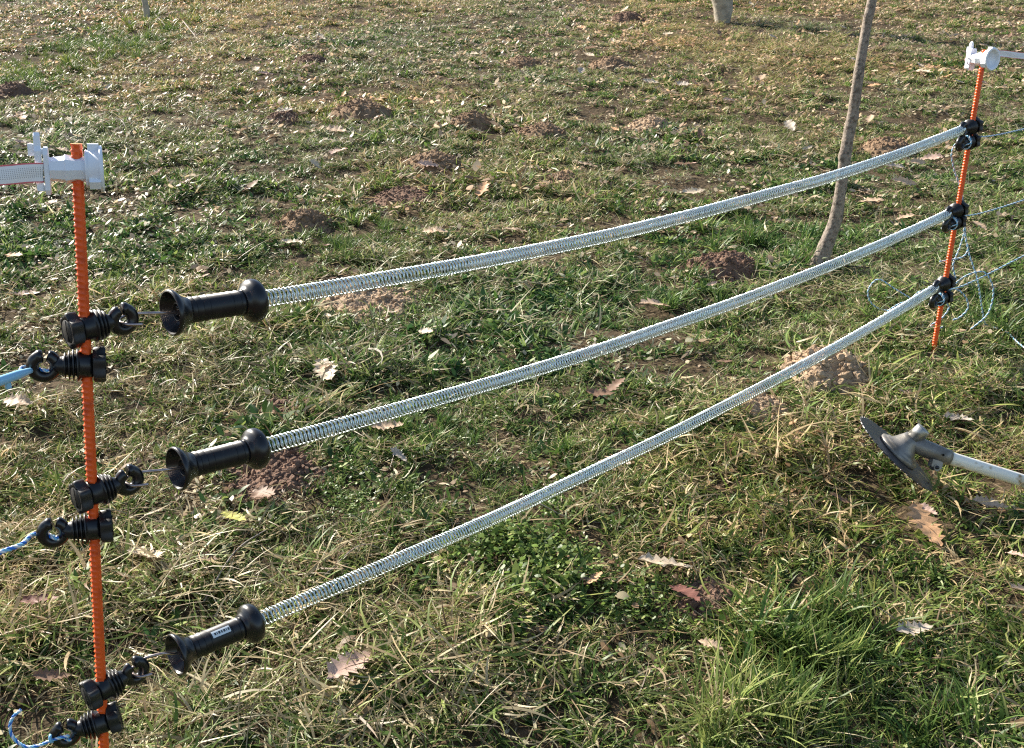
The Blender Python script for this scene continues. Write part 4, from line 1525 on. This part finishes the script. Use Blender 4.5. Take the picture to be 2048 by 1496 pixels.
kind[(v2 < (herbf - 0.42) * 1.6)] = 'herb'
kind[(R.random(n) < 0.045 + np.clip((bare - 0.58) * 3, 0, 0.6))] = 'litter'
kind[(R.random(n) < np.clip((py_ - 3.2) * 0.045, 0.003, 0.30))] = 'flecks'


def zone(px, py, rx, ry, kd, prob, hmul=1.0):
    """patch of one kind of growth round a spot on the ground (radius from its size there)"""
    g = G(px, py)
    d = proj(g)[2]
    a = rx * d / FPX
    e = np.linalg.norm(G(px, py - ry) - G(px, py + ry)) / 2
    q = ((px_ - g[0]) / a) ** 2 + ((py_ - g[1]) / e) ** 2
    w = np.clip(1.3 - q, 0, 1) * prob
    m = R.random(n) < w
    kind[m] = kd
    hgt[m] *= hmul


zone(380, 1250, 420, 240, 'straw', 0.55)
zone(120, 1150, 240, 200, 'straw', 0.55)
zone(620, 1430, 420, 120, 'straw', 0.45)
zone(300, 800, 280, 110, 'straw', 0.40)
zone(960, 1300, 160, 140, 'straw', 0.35)
zone(470, 1000, 240, 60, 'litter', 0.45)
zone(1060, 1100, 160, 90, 'clover', 0.85)
zone(1180, 1250, 260, 120, 'clover', 0.45)
zone(700, 1010, 130, 60, 'clover', 0.4)
zone(1150, 620, 330, 130, 'herb', 0.16)
zone(1640, 1290, 130, 70, 'lush', 0.75, 1.0)
zone(1700, 1400, 240, 110, 'lush', 0.40)
zone(1480, 1460, 130, 50, 'yellow', 0.5)
zone(1640, 1390, 110, 60, 'yellow', 0.35)
zone(1560, 490, 170, 50, 'lush', 0.22, 1.0)
zone(1880, 640, 160, 60, 'lush', 0.12, 0.8)
zone(860, 860, 110, 50, 'lush', 0.35, 0.8)
zone(1090, 960, 170, 60, 'lush', 0.3, 0.8)
zone(1900, 1250, 260, 200, 'turf', 0.5)
zone(700, 480, 90, 40, 'lush', 0.45, 0.8)
zone(230, 90, 140, 70, 'lush', 0.35)
zone(1340, 600, 120, 70, 'lush', 0.2, 0.8)
zone(420, 60, 200, 60, 'straw', 0.35)
zone(1540, 80, 220, 60, 'straw', 0.45)
_d = np.hypot(px_ - gc[0] + 0.03, py_ - gc[1] + 0.05)
keep &= ~((_d < 0.17) & (R.random(n) < 0.75))
for _q in (FB, NBASE):
    keep &= np.hypot(px_ - _q[0], py_ - _q[1] + 0.03) > 0.05
px_, py_, kind, hgt, dry = px_[keep], py_[keep], kind[keep], hgt[keep], dry[keep]
n = len(px_)
index = np.array([TYPES[k][R.integers(len(TYPES[k]))] for k in kind], np.int32)
e = 0.02
zz = gz(px_, py_)
sxn = (gz(px_ + e, py_) - gz(px_ - e, py_)) / (2 * e)
syn = (gz(px_, py_ + e) - gz(px_, py_ - e)) / (2 * e)
# euler: tilt to the slope then spin about own axis
yaw = R.uniform(0, 6.283, n)
rot = np.zeros((n, 3), np.float32)
tx, ty = np.arctan(syn) * 0.85 + R.normal(0, 0.10, n), -np.arctan(sxn) * 0.85 + R.normal(0, 0.10, n)
cy_, sy_ = np.cos(yaw), np.sin(yaw)
rot[:, 0] = tx * cy_ + (-ty) * 0 + ty * sy_
rot[:, 1] = -tx * sy_ + ty * cy_
rot[:, 2] = yaw
scl = np.clip(R.normal(1.0, 0.22, n), 0.55, 1.6) * np.clip(hgt, 0.6, 1.35) * (0.72 + 0.56 * vnoise(px_ * 8.5, py_ * 8.5, 19))
tint = np.ones((n, 4), np.float32)
bri = np.clip(R.normal(1.0, 0.13, n), 0.65, 1.4) * (0.86 + 0.28 * fbm(px_ * 1.7, py_ * 1.7 + 60, 71, 2))
warm = (fbm(px_ * 0.9 + 17, py_ * 0.9, 91, 2) - 0.5) * 0.5 + np.clip((py_ - 4) * 0.010, 0, 0.05)
tint[:, 0] = bri * (1 + warm)
tint[:, 1] = bri * (1 + warm * 0.25)
tint[:, 2] = bri * (1 - warm * 0.3)

pm = bpy.data.meshes.new('grass')
pm.vertices.add(n)
pm.vertices.foreach_set('co', np.stack([px_, py_, zz - 0.003], -1).astype(np.float32).ravel())
for nm, tp_, arr, key in (('rot', 'FLOAT_VECTOR', rot, 'vector'), ('scl', 'FLOAT', scl.astype(np.float32), 'value'), ('idx', 'INT', index, 'value'), ('tint', 'FLOAT_COLOR', tint, 'color')):
    at = pm.attributes.new(nm, tp_, 'POINT')
    at.data.foreach_set(key, arr.ravel())
grass = bpy.data.objects.new('grass', pm)
COL.objects.link(grass)
tag(grass, 'short patchy turf of green blades, clover and dry straw covering the slope', 'grass', kind='stuff')
ng = bpy.data.node_groups.new('turf_scatter', 'GeometryNodeTree')
ng.interface.new_socket('Geometry', in_out='INPUT', socket_type='NodeSocketGeometry')
ng.interface.new_socket('Geometry', in_out='OUTPUT', socket_type='NodeSocketGeometry')
gi, go = ng.nodes.new('NodeGroupInput'), ng.nodes.new('NodeGroupOutput')
iop = ng.nodes.new('GeometryNodeInstanceOnPoints')
ci = ng.nodes.new('GeometryNodeCollectionInfo')
ci.inputs['Collection'].default_value = clump_col
ci.inputs['Separate Children'].default_value = True
ci.inputs['Reset Children'].default_value = True


def named(nm, tp_):
    a = ng.nodes.new('GeometryNodeInputNamedAttribute')
    a.data_type = tp_
    a.inputs['Name'].default_value = nm
    return a.outputs['Attribute']


e2r = ng.nodes.new('FunctionNodeEulerToRotation')
ng.links.new(named('rot', 'FLOAT_VECTOR'), e2r.inputs[0])
m2p = ng.nodes.new('GeometryNodeMeshToPoints')
ng.links.new(gi.outputs[0], m2p.inputs[0])
ng.links.new(m2p.outputs[0], iop.inputs['Points'])
ng.links.new(ci.outputs[0], iop.inputs['Instance'])
iop.inputs['Pick Instance'].default_value = True
ng.links.new(named('idx', 'INT'), iop.inputs['Instance Index'])
ng.links.new(e2r.outputs[0], iop.inputs['Rotation'])
ng.links.new(named('scl', 'FLOAT'), iop.inputs['Scale'])
ng.links.new(iop.outputs[0], go.inputs[0])
md = grass.modifiers.new('scatter', 'NODES')
md.node_group = ng
print('turf clumps', n, 'kinds', {k: int((kind == k).sum()) for k in TYPES})
